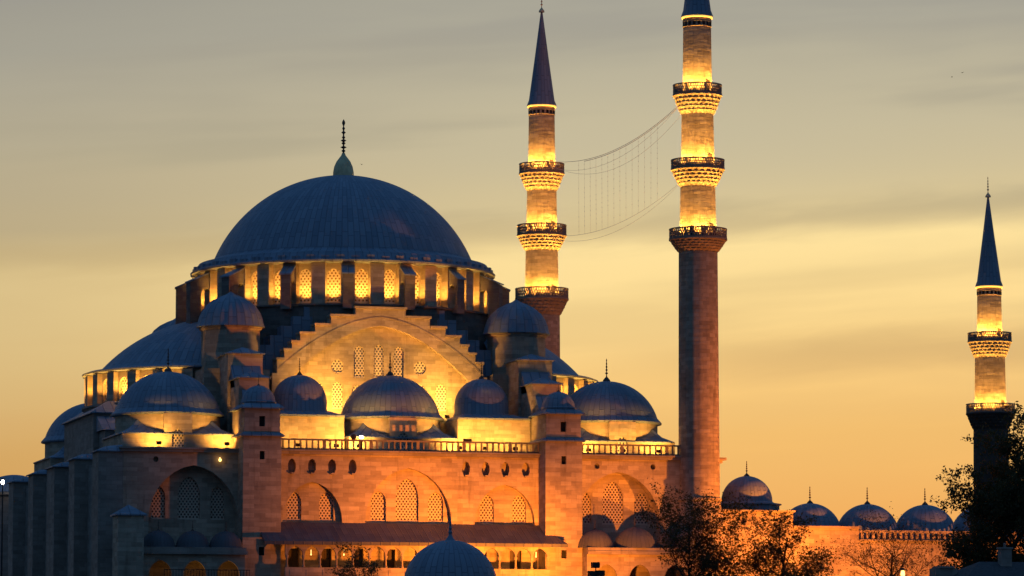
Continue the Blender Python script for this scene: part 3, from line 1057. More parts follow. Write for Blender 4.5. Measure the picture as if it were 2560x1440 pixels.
def qibla_side():
    # wall with tall buttresses along the left flank
    for k, (y0, y1, zt, out) in enumerate(((-30.0, -26.4, 21.3, 2.55), (-17.5, -14.0, 21.2, 2.9), (-4.5, 0.5, 21.1, 2.9), (10.0, 13.5, 21.1, 2.9), (24.5, 28.0, 21.0, 2.9))):
        m = MB()
        m.box(-HX - out, -HX - .04, y0, y1, 0, zt)
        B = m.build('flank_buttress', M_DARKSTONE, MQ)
        r = MB()
        xa, xb = -HX - out - .25, -HX - .04
        lo = [(xa, y0 - .25, zt + .1), (xb, y0 - .25, zt + .1), (xb, y1 + .25, zt + .1), (xa, y1 + .25, zt + .1)]
        r.prism([(x, y, zt + .002) for x, y, z in lo], (0, 0, .1))
        r.poly([lo[0], lo[1], (xb, y0 + .6, zt + .75), (xa + 1.2, y0 + .9, zt + .6)])
        r.poly([lo[3], lo[0], (xa + 1.2, y0 + .9, zt + .6), (xa + 1.2, y1 - .6, zt + .6)])
        r.poly([(xa + 1.2, y0 + .9, zt + .6), (xb, y0 + .6, zt + .75), (xb, y1 - .6, zt + .75), (xa + 1.2, y1 - .6, zt + .6)])
        r.build('buttress_cap', M_LEAD, B)
    m = MB()
    m.box(-HX - 1.5, -HX - .02, -26.39, 27.9, 0, 20.5)
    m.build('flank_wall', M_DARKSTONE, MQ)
    # the block below the left half dome and its sloping roof
    m = MB()
    m.box(-29.2, -13, -9.5, 9.5, 21.81, 26.6)
    m.box(-28.6, -18, -13.2, -9.5, 21.81, 24.6)
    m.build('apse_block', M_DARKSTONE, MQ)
    r = MB()
    g_ = .35
    lo = [(-29.2 - g_, -9.5 - g_, 26.7), (-13, -9.5 - g_, 26.7), (-13, 9.5 + g_, 26.7), (-29.2 - g_, 9.5 + g_, 26.7)]
    hi = [(-27.2, -7, 28.1), (-13, -7, 28.1), (-13, 7, 28.1), (-27.2, 7, 28.1)]
    r.prism([(x, y, 26.602) for x, y, z in lo], (0, 0, .1))
    for i in range(4):
        j = (i + 1) % 4
        r.poly([lo[i], lo[j], hi[j], hi[i]])
    r.poly([(-28.9, -13.5, 24.61), (-18, -13.5, 24.61), (-18, -9.5, 26.3), (-28.9, -9.5, 26.3)])
    r.poly([(-28.9, -9.5, 26.3), (-28.9, -9.5, 24.61), (-28.9, -13.5, 24.61)])
    r.build('apse_roof', M_LEAD, MQ)
    # small square stair turret at the near left corner
    s = MB()
    s.box(-31.2, -28.6, -36.2, -33.2, 0, 14.6)
    S = s.build('stair_turret', M_STONE, MQ)
    k = MB()
    k.prism([(-31.45, -36.45, 14.603), (-28.35, -36.45, 14.603), (-28.35, -32.95, 14.603), (-31.45, -32.95, 14.603)], (0, 0, .15))
    ap = (-29.9, -34.7, 15.75)
    q = [(-31.45, -36.45, 14.755), (-28.35, -36.45, 14.755), (-28.35, -32.95, 14.755), (-31.45, -32.95, 14.755)]
    for i in range(4):
        k.poly([q[i], q[(i + 1) % 4], ap])
    k.build('turret_roof', M_LEAD, S)


build_hall()
balustrade(-13.85, 13.85, -HY - .32)
balustrade(17.95, 29.6, -HY - .32)
for s_ in (-1, 1):
    tower(s_)
    half_dome(s_)
    small_bay(9.8 * s_)
porch()
side_porch(17.9, 29.4, [(19.3, 1.95), (23.6, 2.25), (28.0, 2.15)], (20.0, 23.6, 27.4), 12.0)
side_porch(-28.4, -17.9, [(-26.4, 1.7), (-22.9, 1.7), (-19.5, 1.7)], (-26.5, -23.0, -19.6), 11.6)
bay(0.0, -21.9, 5.75, 5.3, 21.81, 23.4, 25.5, 5.2, 4.1)
bay(-23.6, -21.9, 5.75, 5.4, 21.81, 23.4, 25.5, 5.4, 4.0)
bay(23.7, -21.9, 5.75, 5.4, 21.81, 23.4, 25.5, 5.4, 4.0)
bay(-23.7, 22.6, 5.85, 5.5, 21.81, 23.45, 25.45, 5.5, 4.0)
tympanum()
main_dome()
for a_ in (-1, 1):
    for b_ in (-1, 1):
        turret(a_, b_)
qibla_side()
for x_, e_ in ((-26.4, 8), (-23.0, 22), (-19.6, 26)):
    lamp('POINT', (x_ + .3, -33.0, 9.4), e_, GOLD, MQ, .1)


# ================================================================== lamps of the terrace
def terrace_lamp(x, y, e, aim, label, z=21.82, white=False, cone=130):
    root = empty('floodlight', (x, y, z))
    tag(root, label, 'floodlight', 'floodlights standing on the mosque terrace')
    m = MB()
    m.box(-.18, .18, -.06, .06, 0, .08)
    m.box(-.03, .03, -.03, .03, .08, .3)
    m.build('stand', M_IRON, root)
    h = MB()
    h.box(-.24, .24, -.12, .12, .3, .62)
    h.build('housing', M_IRON, root)
    g_ = MB()
    g_.box(-.2, .2, .121, .14, .33, .59)
    g_.build('lamp_glass', M_BULB_WHITE if white else M_BULB, root)
    lamp('SPOT', (0, .3, .5), e, GOLD, root, .15, Vector(aim) - Vector((x, y, z)), cone, .8)
    return root


YT = -29.95
TL = [(-11.6, 990, 'floodlight washing the wall under the left small dome'),
      (-7.6, 1210, 'floodlight behind the balustrade between the left small dome and the central bay'),
      (-5.2, 2574, 'floodlight in front of the left corner of the central bay'),
      (5.4, 2574, 'floodlight in front of the right corner of the central bay'),
      (8.2, 1210, 'floodlight behind the balustrade between the central bay and the right small dome'),
      (11.4, 1716, 'floodlight washing the wall under the right small dome'),
      (19.3, 1936, 'floodlight at the left foot of the right corner dome'),
      (23.0, 792, 'floodlight below the middle of the right corner dome'),
      (27.0, 1760, 'floodlight at the right foot of the right corner dome'),
      (-26.0, 1540, 'floodlight at the left foot of the left corner dome'),
      (-19.0, 1452, 'floodlight at the right foot of the left corner dome, beside the tower')]
for x, e, lb in TL:
    terrace_lamp(x, YT, e * 1.15, (x, -26.5, 24.6), lb)
# lamps lighting the tympanum from the roofs of the small domes
for x, y, z, e, lb in ((-6.15, -21.4, 25.63, 7000, 'floodlight on the lead roof between the left small dome and the lit arch'), (6.3, -21.4, 25.63, 7000, 'floodlight on the lead roof between the right small dome and the lit arch'),
                       (0.0, -17.95, 24.5, 3600, 'floodlight hidden behind the central aisle dome')):
    terrace_lamp(x, y, e, (x * .7, -16.9, 31.0), lb, z, cone=150)
r_ = empty('bright_lamp', (-5.0, -30.0, 21.97))
tag(r_, 'white-hot lamp shining behind the balustrade left of the central bay', 'lamp')
m_ = MB()
m_.box(-.1, .1, -.1, .1, 0, 1.05)
m_.build('stand', M_IRON, r_)
m_ = MB()
m_.lathe([(0, 1.04), (.16, 1.1), (.22, 1.22), (.16, 1.34), (0, 1.4)], 12)
m_.build('lamp_glass', M_BULB_WHITE, r_)
for x, y, lb in ((-5.85, -30.0, 'dark floodlight housing on the balustrade left of the central bay'), (6.2, -30.0, 'dark low box on the balustrade right of the central bay')):
    m_ = MB()
    if x < 0:
        m_.lathe([(.18, 22.925), (.30, 23.05), (.30, 23.3), (.2, 23.45), (0, 23.5)], 8, x, -30.19, smooth=False)
        m_.box(x - .05, x + .05, -30.24, -30.14, 22.85, 22.93)
    else:
        m_.box(x - .42, x + .42, -30.3, -30.08, 22.925, 23.2)
        m_.box(x - .3, x + .3, -30.33, -30.301, 22.97, 23.15)
    tag(m_.build('lamp_housing', M_IRON), lb, 'floodlight')
m_ = MB()
m_.lathe([(0, 20.42), (.13, 20.5), (.16, 20.62), (.1, 20.74), (0, 20.78)], 10, -19.75, -30.22)
m_.box(-19.8, -19.7, -30.2, -30.0, 20.79, 20.85)
tag(m_.build('wall_lamp', M_BULB), 'small glowing wall lamp high on the dark left facade', 'lamp')
lamp('POINT', (-19.75, -30.6, 20.6), 5, GOLD, None, .1)


# ================================================================== minarets
def minaret(loc, zz, rad, label, speakers=False, grp=None, low=None):
    """zz: per balcony (corbel foot, floor, rail), then cone foot and apex; rad: shafts and balconies"""
    root = empty('minaret', (loc[0], loc[1], 0))
    tag(root, label, 'minaret', grp)
    nb = len(zz) - 1
    cone0, cone1 = zz[-1]
    # shafts, sixteen-sided
    zlo = 17.4
    for k in range(nb + 1):
        z0 = zlo if k == 0 else zz[k - 1][1] + .02
        z1 = zz[k][0] if k < nb else cone0
        r0 = rad['shaft'][k]
        m = MB()
        if k == 0:
            prof = [(r0 * 1.06, z0), (r0 * 1.0, z1)]
        elif k == nb:
            prof = [(r0 * 1.03, z0), (r0 * .985, z1 - .95), (r0 * 1.02, z1 - .92), (r0 * 1.02, z1 - .85), (r0 * .985, z1 - .82), (r0 * .985, z1 - .42), (r0 * 1.02, z1 - .4), (r0 * 1.02, z1 - .3), (r0 * 1.0, z1)]
        else:
            prof = [(r0 * 1.03, z0), (r0 * .98, z1)]
        m.lathe(prof, 96, 0, 0, smooth=True, rf=lambda a, j: 1.0 + .012 * abs(sin(8 * a)) - .006)
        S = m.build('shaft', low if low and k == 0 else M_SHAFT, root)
        if k == nb:                        # row of dark square niches below the cone
            q = MB()
            for i in range(18):
                a = 2 * pi * i / 18
                d, tn = Vector((cos(a), sin(a), 0)), Vector((-sin(a), cos(a), 0))
                P = [d * (r0 + .02) - tn * .15, d * (r0 + .02) + tn * .15, d * (r0 - .1) + tn * .15, d * (r0 - .1) - tn * .15]
                q.prism([p + Vector((0, 0, z1 - .81)) for p in P], (0, 0, .38))
            q.build('frieze', M_SHADE, S)
        if 0 < k:
            dd = MB()                      # doorway onto the balcony, facing the camera side
            a = radians(-60)
            d, tn = Vector((cos(a), sin(a), 0)), Vector((-sin(a), cos(a), 0))
            P = [d * (r0 * 1.04) - tn * .3, d * (r0 * 1.04) + tn * .3, d * (r0 - .2) + tn * .3, d * (r0 - .2) - tn * .3]
            dd.prism([p + Vector((0, 0, z0 + .0)) for p in P], (0, 0, 1.5))
            dd.build('door', M_WOOD, S)
    # balconies
    for k in range(nb):
        zc, zf, zr = zz[k]
        r0, rb = rad['shaft'][k], rad['balcony'][k]
        m = MB()
        lev = 5
        for i in range(lev):               # tiers of stalactite niches
            fa, fb = i / lev, (i + 1) / lev
            ra, rb_ = r0 * 1.0 + (rb - .05 - r0) * fa ** .85, r0 + (rb - .05 - r0) * fb ** .85
            za, zb = zc + (zf - .1 - zc) * fa, zc + (zf - .1 - zc) * fb
            ph = (i % 2) * pi / 24
            f = lambda a, j, ph=ph: 1.0 - (.055 * abs(sin(12 * (a + ph))) if j in (1, 2) else .0)
            m.lathe([(ra * .985, za), (ra + (rb_ - ra) * .35, za + (zb - za) * .3), (rb_, zb - (zb - za) * .22), (rb_ * 1.005, zb), (ra * .97, zb + .005)], 192, 0, 0, rf=f)
        m.lathe([(rb - .25, zf - .1), (rb + .06, zf - .08), (rb + .06, zf + .06), (rb - .1, zf + .07)], 64)
        m.lathe([(rb - .1, zf + .02), (r0 * .7, zf + .02)], 64)
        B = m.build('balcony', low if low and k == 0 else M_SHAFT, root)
        # pierced parapet: a real lattice of openings
        p = MB()
        ns, nr = 64, 3
        zb, zt = zf + .06, zr
        lat = [zb + .14, zt - .16]
        for (za, ze) in ((zb, lat[0]), (lat[1], zt)):
            p.lathe([(rb - .06, za), (rb + .04, za), (rb + .04, ze), (rb - .06, ze)], 64)
        for i in range(ns):
            a = 2 * pi * i / ns
            big = i % 8 == 0
            for r_c in range(nr):
                h = (lat[1] - lat[0]) / nr
                z0, z1 = lat[0] + r_c * h, lat[0] + (r_c + 1) * h
                sft = .5 if r_c % 2 else 0
                a_ = a + sft * 2 * pi / ns
                w = .025 if not big else .05
                pts = lambda rr: [(rr * cos(a_ - w), rr * sin(a_ - w)), (rr * cos(a_ + w), rr * sin(a_ + w))]
                o, n_ = pts(rb + .02), pts(rb - .05)
                p.poly([(*o[0], z0), (*o[1], z0), (*o[1], z1), (*o[0], z1)])
                p.poly([(*n_[1], z0), (*n_[0], z0), (*n_[0], z1), (*n_[1], z1)])
                p.poly([(*o[1], z0), (*n_[1], z0), (*n_[1], z1), (*o[1], z1)])
                p.poly([(*n_[0], z0), (*o[0], z0), (*o[0], z1), (*n_[0], z1)])
        for r_c in range(1, nr):
            z = lat[0] + r_c * (lat[1] - lat[0]) / nr
            p.lathe([(rb - .05, z - .05), (rb + .025, z - .05), (rb + .025, z + .05), (rb - .05, z + .05)], 64)
        p.build('parapet', M_PARAPET, B)
        if speakers and k == 0:
            for a in (-122, -96, -70):
                s = MB()
                a = radians(a)
                x, y = (rb - .35) * cos(a), (rb - .35) * sin(a)
                s.box(x - .22, x + .22, y - .15, y + .15, zf + .05, zf + 1.05)
                s.lathe([(.1, zf + 1.06), (.24, zf + 1.2), (.24, zf + 1.24), (0, zf + 1.24)], 8, x, y)
                s.build('loudspeaker', M_IRON, B)
        # lamps set in the balcony floor wash the shaft above
        rs = rad['shaft'][k + 1]
        for i in range(9):
            a = radians(-103 + (i - 4) * 28)
            rr = rs + (rb - rs) * .55
            lamp('SPOT', (rr * cos(a), rr * sin(a), zf + .22), 2300, GOLD, root, .15, ((rs * .9) * cos(a), (rs * .9) * sin(a), zf + 5.5), 110, 1.0)
        # lamps on the shaft edge of the balcony below wash the stalactites
        if k > 0:
            zl = zz[k - 1][1]
            rl = rad['balcony'][k - 1]
            for i in range(9):
                a = radians(-103 + (i - 4) * 24)
                lamp('SPOT', ((rl - .2) * cos(a), (rl - .2) * sin(a), zl + .9), 1900, GOLD, root, .15, ((rb * 1.0) * cos(a), (rb * 1.0) * sin(a), zf - .6), 46, 1.0)
    # glowing strip under the eave of the cone
    e = MB()
    rc = rad['shaft'][nb]
    e.lathe([(rc * 1.02, cone0 + .0), (rc * 1.10, cone0 + .02), (rc * 1.10, cone0 + .16), (rc * 1.02, cone0 + .18)], 48)
    e.build('light_strip', M_LED, root)
    c = MB()
    c.lathe([(rc * 1.0, cone0 + .185), (rc * 1.13, cone0 + .2), (rc * 1.12, cone0 + .34), (rc * .98, cone0 + .9), (rc * .52, cone0 + (cone1 - cone0) * .53), (.10, cone1)], 48, seams=20)
    K = c.build('cone_roof', M_LEAD, root)
    finial('finial', K, 0, 0, cone1 - .1, 2.6, .36, M_GILT)
    # foot: a ring, then the shaft broadening to a polygonal base
    r0 = rad['shaft'][0]
    f = MB()
    f.lathe([(r0 * 1.45, 0), (r0 * 1.45, 8.5), (r0 * 1.38, 12.5), (r0 * 1.10, 17.0), (r0 * 1.12, 17.05), (r0 * 1.16, 17.15), (r0 * 1.16, 17.38), (r0 * 1.06, 17.41)], 16, 0, 0, pi / 16, 2 * pi + pi / 16, smooth=False)
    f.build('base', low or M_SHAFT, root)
    return root


RT = {'shaft': [2.04, 1.87, 1.71, 1.50], 'balcony': [3.02, 2.80, 2.56]}
LT = {k: [x * 1.045 for x in v] for k, v in RT.items()}
minaret((31.35, -30.0), [(43.26, 44.62, 45.76), (50.22, 52.05, 53.11), (57.89, 59.93, 61.09), (68.15, 79.6)], RT,
        'tallest stone minaret right of the dome, whole shaft visible down to its broad orange-lit base', True, 'three-balcony minarets')
minaret((31.35, 30.0), [(42.04, 44.0, 45.3), (49.82, 51.64, 52.94), (57.04, 59.11, 60.32), (67.1, 78.8)], LT,
        'tall three-balcony minaret with its full pointed cone, rising from behind the dome', False, 'three-balcony minarets')
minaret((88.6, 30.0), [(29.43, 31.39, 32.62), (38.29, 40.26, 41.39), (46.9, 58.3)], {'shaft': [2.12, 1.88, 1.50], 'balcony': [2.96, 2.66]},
        'shorter two-balcony minaret at the right edge rising behind the dark trees', low=M_SHAFT_UNLIT)


# ================================================================== cables between the tall minarets
def mahya():
    root = empty('cable_net', (31.35, 0, 55))
    tag(root, 'net of thin cables and small bulbs slung between the two tall minarets', 'light string')
    o = Vector((31.35, 0, 55))

    def cat(p, q, sag, n=24):
        return [Vector(p).lerp(Vector(q), i / n) - Vector((0, 0, sag * 4 * (i / n) * (1 - i / n))) - o for i in range(n + 1)]
    A3, B3 = (31.35, -27.6, 60.5), (31.35, 28.4, 60.5)
    A2, B2 = (31.35, -27.4, 52.0), (31.35, 28.2, 51.6)
    m = MB()
    c1, c2, c3 = cat(A3, B3, 2.4), cat((31.0, -27.6, 60.2), (31.0, 28.4, 60.0), 3.3), cat((31.6, -27.6, 59.8), (31.6, 28.4, 60.2), 3.9)
    for c, rr in ((c1, .026), (c2, .013), (c3, .013)):
        m.tube(c, rr, 5)
    m.tube([p + Vector((0, 0, -.16)) for p in c1[2:18]], .03, 4)
    m.build('upper_cable', M_CABLE, root)
    m = MB()
    d1, d2 = cat(A2, B2, 2.2), cat((31.0, -27.4, 51.7), (31.0, 28.2, 51.4), 2.9)
    m.tube(d1, .016, 4)
    m.tube(d2, .013, 4)
    m.build('lower_cable', M_CABLE, root)
    rnd = random.Random(3)
    for i in range(5, 19):
        top, bot = c1[i], d1[i]
        s = MB()
        s.tube([top, bot], .008, 3)
        L = (top - bot).length
        k = 0.5
        while k < L - .4:
            p = top.lerp(bot, k / L)
            if rnd.random() < .72:
                s.lathe([(0, p.z - .06), (.04, p.z), (0, p.z + .06)], 5, p.x, p.y)
            k += .55
        s.build('bulb_string', M_CABLE, root)
    return root


mahya()


# ================================================================== courtyard
def courtyard():
    root = empty('courtyard', (60, -28, 0))
    tag(root, 'low courtyard building with a row of small lead domes behind an orange-lit stone wall', 'courtyard')
    ox, oy = 60, -28

    def part(mb, name, m_, p=root):
        mb.v = [(x - ox, y - oy, z) for x, y, z in mb.v]
        return mb.build(name, m_, p)
    b = MB()
    b.box(29.8, 34.0, -28.6, 28, 0, 21.2)
    b.box(29.8, 34.3, -28.9, 28, 21.2, 21.5)
    b.box(29.8, 34.65, -29.2, 28, 21.5, 21.78)
    part(b, 'portico_end_wall', M_STONE)
    b = MB()
    b.panel((0, -29.5, 0), FX, [(33.2, 0), (41.9, 0), (41.9, 16.1), (33.2, 16.1)], [oval(36.4, 15.1, .32, .26)], .5)
    b.poly([(41.9, -29.5, 0), (41.9, -24, 0), (41.9, -24, 16.1), (41.9, -29.5, 16.1)])
    b.box(33.2, 42.1, -29.75, -20.5, 16.1, 16.3)
    part(b, 'portico_wall', M_STONE)
    b = MB()
    b.panel((0, -29.4, 0), FX, [(41.95, 0), (88, 0), (88, 13.2), (49.3, 13.2), (49.3, 14.45), (41.95, 14.45)], [arch(x, 2.0, .9, 4.6, 5.6) for x in range(46, 88, 6)], .4)
    b.box(42.0, 49.4, -29.6, -28.2, 14.452, 14.7)
    b.box(42.0, 49.2, -29.38, -28.3, 13, 14.45)
    b.box(49.3, 88, -29.7, -28.2, 13.2, 13.34)
    part(b, 'outer_wall', M_STONE)
    c = MB()                               # cresting: short posts with dark gaps under a rail
    n = 62
    for i in range(n):
        x = 49.5 + i * (88 - 49.5) / n
        c.box(x, x + .3, -29.5, -29.2, 13.342, 14.05)
    c.box(49.3, 88, -29.56, -29.1, 14.05, 14.32)
    part(c, 'cresting', M_STONE)
    r = MB()
    r.box(34.0, 88, -28.2, -20.8, 13.3, 13.9)
    part(r, 'arcade_roof', M_LEAD)
    w = MB()
    w.box(34.2, 88, -21.4, -20.9, 0, 13.3)
    part(w, 'arcade_wall', M_STONE)
    d = MB()
    d.lathe([(3.45, 16.302), (3.45, 16.9), (3.7, 17.0), (3.7, 17.12), (2.9, 17.25)], 8, 38.3, -25.0, pi / 8, 2 * pi + pi / 8, smooth=False)
    part(d, 'dome_drum', M_LEAD)
    d = MB()
    d.lathe([(2.95, 17.2), (2.75, 17.35)] + dome_profile(2.72, 2.75, 17.37, 10), 48, 38.3, -25.0, seams=40)
    part(d, 'arcade_dome', M_LEAD)
    finial('finial', root, 38.3 - ox, -25.0 - oy, 20.05, 1.7, .34, M_BRONZE)
    for x in (45.4, 51.9, 58.5, 65.0, 71.6, 78.2, 84.6):
        d = MB()
        d.lathe([(3.5, 13.902), (3.4, 14.2)] + dome_profile(3.38, 3.1, 14.22, 12), 56, x, -25.0, seams=36)
        D = part(d, 'arcade_dome', M_LEAD)
        finial('finial', D, x - ox, -25.0 - oy, 17.25, 1.9, .36, M_BRONZE)


courtyard()


# ================================================================== buildings around
def far_tomb():
    root = empty('tomb', (-29.0, 47.0, 0))
    tag(root, 'dark low domed building at the far left edge behind the mosque flank', 'building')
    m = MB()
    m.lathe([(5.0, 0), (5.0, 20.3), (5.4, 20.5), (5.4, 20.8), (4.6, 20.9)], 8, smooth=False)
    m.build('wall', M_DARKSTONE, root)
    d = MB()
    d.lathe(dome_profile(4.6, 2.2, 20.9, 10), 40, seams=32)
    d.build('dome', M_LEAD, root)
    r = empty('lamp_post', (-31.35, 40.5, 0))
    tag(r, 'bright white lamp at the far left edge of the picture', 'lamp')
    m = MB()
    m.tube([(0, 0, 0), (0, 0, 21.6)], [.12, .07], 6)
    m.build('pole', M_IRON, r)
    b = MB()
    b.lathe([(0, 21.55), (.16, 21.7), (.22, 21.85), (.16, 22.0), (0, 22.15)], 12)
    b.build('lamp_glass', M_BULB_WHITE, r)
    h = MB()
    h.lathe([(.1, 22.1), (.34, 22.16), (.2, 22.3), (0, 22.34)], 10)
    h.build('lamp_hood', M_IRON, r)


def front_dome():
    root = empty('domed_building', (-12.55, -95.0, 0))
    tag(root, 'dark blue lead dome with a spike in the foreground at the bottom centre', 'dome')
    m = MB()
    m.lathe([(4.7, 0), (4.7, 5.3), (5.0, 5.5), (5.0, 5.8), (4.2, 5.95)], 8, 0, 0, pi / 8, 2 * pi + pi / 8, smooth=False)
    m.build('wall', M_DARKSTONE, root)
    d = MB()
    d.lathe([(4.3, 5.9), (4.12, 6.1)] + dome_profile(4.1, 3.98, 6.12, 16), 64, seams=44)
    D = d.build('dome', M_LEAD, root)
    f = MB()
    f.lathe([(.55, 9.95), (.42, 10.1), (.22, 10.4), (.12, 10.6), (.2, 10.8), (.09, 10.95), (.17, 11.15), (.07, 11.3), (.13, 11.5), (.05, 11.65), (.09, 11.8), (0, 12.3)], 12)
    f.build('finial', M_LEAD, D)


def front_house():
    root = empty('house', (36.0, -100.0, 0))
    tag(root, 'dark low house roof with chimneys in the bottom right corner below the trees', 'house')
    m = MB()
    m.box(-4.2, 5.2, -4, 4, 0, 6.9)
    m.build('wall', M_DARKSTONE, root)
    r = MB()
    r.prism([(-4.6, -4.4, 6.9), (-4.6, 4.4, 6.9), (-.2, 0, 8.55)][::1], (.01, 0, 0))
    a = [(-4.6, -4.4, 6.902), (5.6, -4.4, 6.902), (5.6, 4.4, 6.902), (-4.6, 4.4, 6.902)]
    e0, e1 = (-1.6, 0, 8.5), (3.2, 0, 8.5)
    r = MB()
    r.poly([a[0], a[1], e1, e0])
    r.poly([a[1], a[2], e1])
    r.poly([a[2], a[3], e0, e1])
    r.poly([a[3], a[0], e0])
    r.poly(a[::-1])
    R = r.build('roof', plain('dark_tile', (0.06, 0.055, 0.055), .85, 0, .4, 4), root)
    for x, y, w, z0, z1 in ((.5, -.8, .5, 7.6, 9.6), (3.4, -1.4, .35, 7.2, 9.2)):
        c = MB()
        c.box(x - w, x + w, y - .4, y + .4, z0, z1)
        c.box(x - w - .1, x + w + .1, y - .5, y + .5, z1, z1 + .15)
        c.lathe([(.12, z1 + .15), (.14, z1 + .5), (0, z1 + .55)], 8, x, y)
        c.build('chimney', M_DARKSTONE, R)
    s = empty('chimney_stack', (31.4, -99.0, 0))
    tag(s, 'square dark block standing left of the low house roof at the bottom right', 'chimney')
    m = MB()
    m.box(-1.0, 1.0, -.8, .8, 0, 7.9)
    m.build('shaft', M_DARKSTONE, s)
    m = MB()
    m.box(-.7, .7, -.95, .95, 7.9, 8.1)
    m.build('cap', M_DARKSTONE, s)


far_tomb()
front_dome()
front_house()


# ================================================================== floodlights on masts before the facade
def mast(x, y, h, heads, label, grp='floodlight masts before the facade'):
    root = empty('floodlight_mast', (x, y, 0))
    tag(root, label, 'floodlight', grp)
    m = MB()
    m.tube([(0, 0, 0), (0, 0, h)], [.10, .06], 8)
    m.tube([(-.9, 0, h - .45), (.9, 0, h - .45)], .05, 6)
    m.build('pole', M_IRON, root)
    for dx, dz, e, aim, cone, col in heads:
        b = MB()
        b.box(dx - .36, dx + .36, -.22, .22, h + dz, h + dz + .5)
        b.box(dx - .42, dx + .42, .221, .26, h + dz - .04, h + dz + .54)
        H = b.build('lamp_head', M_IRON, root)
        if e:
            lamp('SPOT', (dx, .5, h + dz + .25), e, col, H, .3, Vector(aim) - Vector((x, y, 0)), cone, 1.0)
    return root


mast(12.85, -54.0, 9.25, [(0, 0, 0, None, 0, None), (-.35, -.85, 0, None, 0, None), (.5, -.8, 0, None, 0, None)], 'dark floodlight mast with three heads before the right tower')
mast(13.5, -51.0, 5.9, [(-.9, .1, 64000, (-3.5, -30, 13.5), 54, SODIUM), (0, .1, 76000, (6, -30, 13), 64, SODIUM), (.9, .1, 45000, (18, -30, 13), 60, SODIUM)], 'floodlight mast below the right tower aimed at the facade')
mast(49.0, -47.0, 3.4, [(-.5, .1, 42000, (43, -29, 10), 96, SODIUM), (.5, .1, 92000, (31, -30, 23), 76, SODIUM)], 'floodlight mast before the courtyard wall aimed at the wall and the minaret foot')
mast(47.0, 4.0, 11.0, [(0, .1, 26000, (31.4, 28, 38), 56, SODIUM)], 'floodlight mast inside the courtyard aimed at the rear tall minaret')
mast(66.0, -47.0, 2.4, [(0, .1, 38000, (62, -29, 10), 100, SODIUM)], 'low floodlight mast before the cresting of the courtyard wall')

r_ = empty('street_lamp', (40.2, -66.0, 0))
tag(r_, 'street lamp with a glowing yellow head under the bare tree at the lower right', 'street lamp')
m_ = MB()
m_.tube([(0, 0, 0), (0, 0, 8.0)], [.1, .06], 8)
m_.build('pole', M_IRON, r_)
m_ = MB()
m_.lathe([(.05, 7.98), (.14, 8.1), (.22, 8.45), (.16, 8.8), (0, 8.85)], 12)
m_.build('lamp_glass', M_BULB, r_)
m_ = MB()
m_.lathe([(.3, 8.86), (.34, 8.9), (.12, 9.05), (0, 9.1)], 12)
m_.build('lamp_hood', M_IRON, r_)
lamp('POINT', (0, 0, 8.4), 400, GOLD, r_, .25)


m_ = MB()
for z_ in (8.3, 9.25):
    m_.box(-26.5, -17.8, -36.04, -35.96, z_, z_ + .08)
for i_ in range(30):
    m_.box(-26.5 + i_ * .297, -26.45 + i_ * .297, -36.02, -35.98, 0, 9.25)
tag(m_.build('railing', M_IRON), 'dark iron railing before the dim arches at the lower left', 'railing')

# ================================================================== trees
def tree(name, loc, h, crown, trunk_r, seed, leaf, nleaf, lsize, label, spread=0.7, first=.28, up=.45, grp=None):
    rnd = random.Random(seed)
    root = empty(name, loc)
    tag(root, label, 'tree', grp)
    wood = MB()
    tips = []

    def grow(p, d, length, r, level):
        n = 5 if level < 2 else 3
        pts, rr = [p.copy()], [r]
        for i in range(n):
            d = (d + Vector((rnd.gauss(0, .16), rnd.gauss(0, .16), rnd.gauss(.05, .10)))).normalized()
            p = p + d * length / n
            pts.append(p.copy())
            rr.append(r * (1 - .75 * (i + 1) / n))
        wood.tube(pts, rr, 6 if level == 0 else (4 if level == 1 else 3))
        if level >= 2:
            tips.extend(pts[1:])
        if level < 3:
            cnt = (13, 9, 6)[level]
            for c in range(cnt):
                f = rnd.uniform(first if level == 0 else .25, 1.0)
                k = min(n - 1, int(f * n))
                q = pts[k].lerp(pts[k + 1], f * n - k)
                az = rnd.uniform(0, 2 * pi)
                if level == 0:
                    az = c * 2.4 + rnd.uniform(-.4, .4)
                side_ = Vector((cos(az), sin(az), rnd.uniform(-.1, .75) if level else rnd.uniform(.1, .9)))
                nd = (d * up + side_ * spread * 1.6).normalized()
                L = length * rnd.uniform(.42, .62) if level else crown * rnd.uniform(.62, 1.0) * (1.15 - .55 * max(0, f - .4))
                grow(q, nd, L, rr[k] * rnd.uniform(.45, .6), level + 1)
    grow(Vector((0, 0, 0)), Vector((rnd.uniform(-.06, .06), rnd.uniform(-.06, .06), 1)), h * .86, trunk_r, 0)
    wood.build('trunk', M_BARK, root)
    vox, thin = {}, []
    rnd.shuffle(tips)
    for p in tips:                         # even the twig ends out through the crown
        key = (int(p.x / .7), int(p.y / .7), int(p.z / .7))
        vox[key] = vox.get(key, 0) + 1
        if vox[key] <= 3:
            thin.append(p)
    tips = thin
    lv = MB()
    for i in range(nleaf):
        t = tips[rnd.randrange(len(tips))]
        c = t + Vector((rnd.gauss(0, .26), rnd.gauss(0, .26), rnd.gauss(0, .22)))
        a = Vector((rnd.gauss(0, 1), rnd.gauss(0, 1), rnd.gauss(0, .8)))
        a = a.normalized() if a.length > 1e-3 else Vector((1, 0, 0))
        b = a.cross(Vector((rnd.gauss(0, 1), rnd.gauss(0, 1), rnd.gauss(0, 1))))
        b = b.normalized() if b.length > 1e-3 else Vector((0, 1, 0))
        s = lsize * rnd.uniform(.6, 1.3)
        lv.poly([c - a * s, c + b * s * .45, c + a * s, c - b * s * .45], [(0, 0), (1, 0), (1, 1), (0, 1)])
    lv.build('crown', leaf, root)
    return root


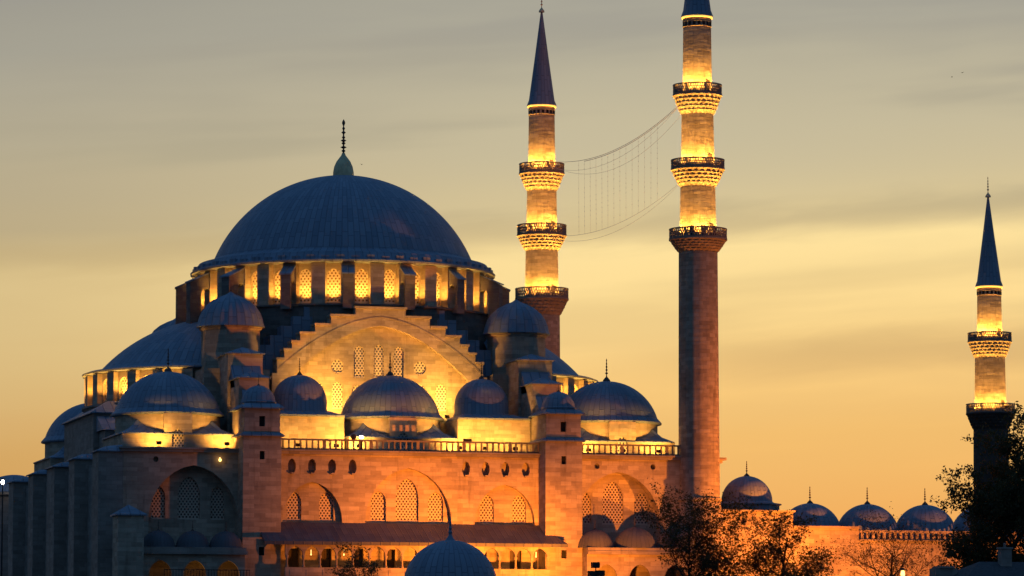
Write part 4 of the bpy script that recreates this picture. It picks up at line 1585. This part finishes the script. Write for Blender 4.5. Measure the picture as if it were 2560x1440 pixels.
tree('tree', (19.6, -60, 0), 15.6, 5.8, .30, 11, M_LEAF, 8000, .14, 'dark half-leafed tree in front of the tall minaret foot', first=.45)
tree('tree', (24.5, -57, 0), 11.6, 4.6, .22, 12, M_LEAF, 5200, .14, 'lower leafy tree just right of the tree at the minaret foot', first=.4)
tree('tree', (30.0, -60, 0), 14.4, 4.9, .28, 13, M_LEAF, 9500, .14, 'round half-leafed tree before the wall under the portico dome', first=.4)
tree('tree', (42.2, -60, 0), 12.9, 6.2, .24, 14, M_LEAF2, 4200, .10, 'sparse bare-twigged tree against the brightest stretch of orange wall', first=.4)
tree('tree', (44.7, -75, 0), 19.8, 6.8, .50, 15, M_LEAF, 36000, .18, 'big dense dark tree in front of the short minaret', first=.25)
tree('tree', (51.0, -79, 0), 24.5, 7.2, .55, 16, M_LEAF, 25000, .18, 'tallest dark tree cut by the right edge of the picture', first=.25)
tree('tree', (47.5, -70, 0), 12.0, 5.5, .35, 18, M_LEAF2, 10000, .15, 'low dark tree filling the lower right below the big trees', first=.3)
tree('tree', (-13.2, -62, 0), 9.6, 3.0, .2, 17, M_LEAF, 6000, .12, 'small dark tree before the left end of the porch', first=.4)

# ================================================================== birds
for (x, y, z, rz, lb) in ((1.35, -3.0, 55.0, .4, 'tiny bird flying just right of the dome finial'),
                          (84.0, 30.0, 73.0, 1.2, 'tiny bird high in the sky above the short minaret'),
                          (85.4, 30.0, 73.6, 2.0, 'tiny bird flying highest, right of its neighbour above the short minaret')):
    m_ = MB()
    m_.lathe([(0, -.22), (.06, -.1), (.07, .05), (.03, .18), (0, .24)], 6)
    m_.v = [(a, c, b) for a, b, c in m_.v]
    for s_ in (-1, 1):
        m_.poly([(0, .06, .03), (s_ * .28, .0, .14), (s_ * .52, -.08, .05), (s_ * .26, -.12, .10), (0, -.08, .03)])
    o = m_.build('bird', M_IRON)
    o.location = (x, y, z)
    o.rotation_euler = (0, 0, rz)
    o.scale = (.55, .55, .55)
    tag(o, lb, 'bird')
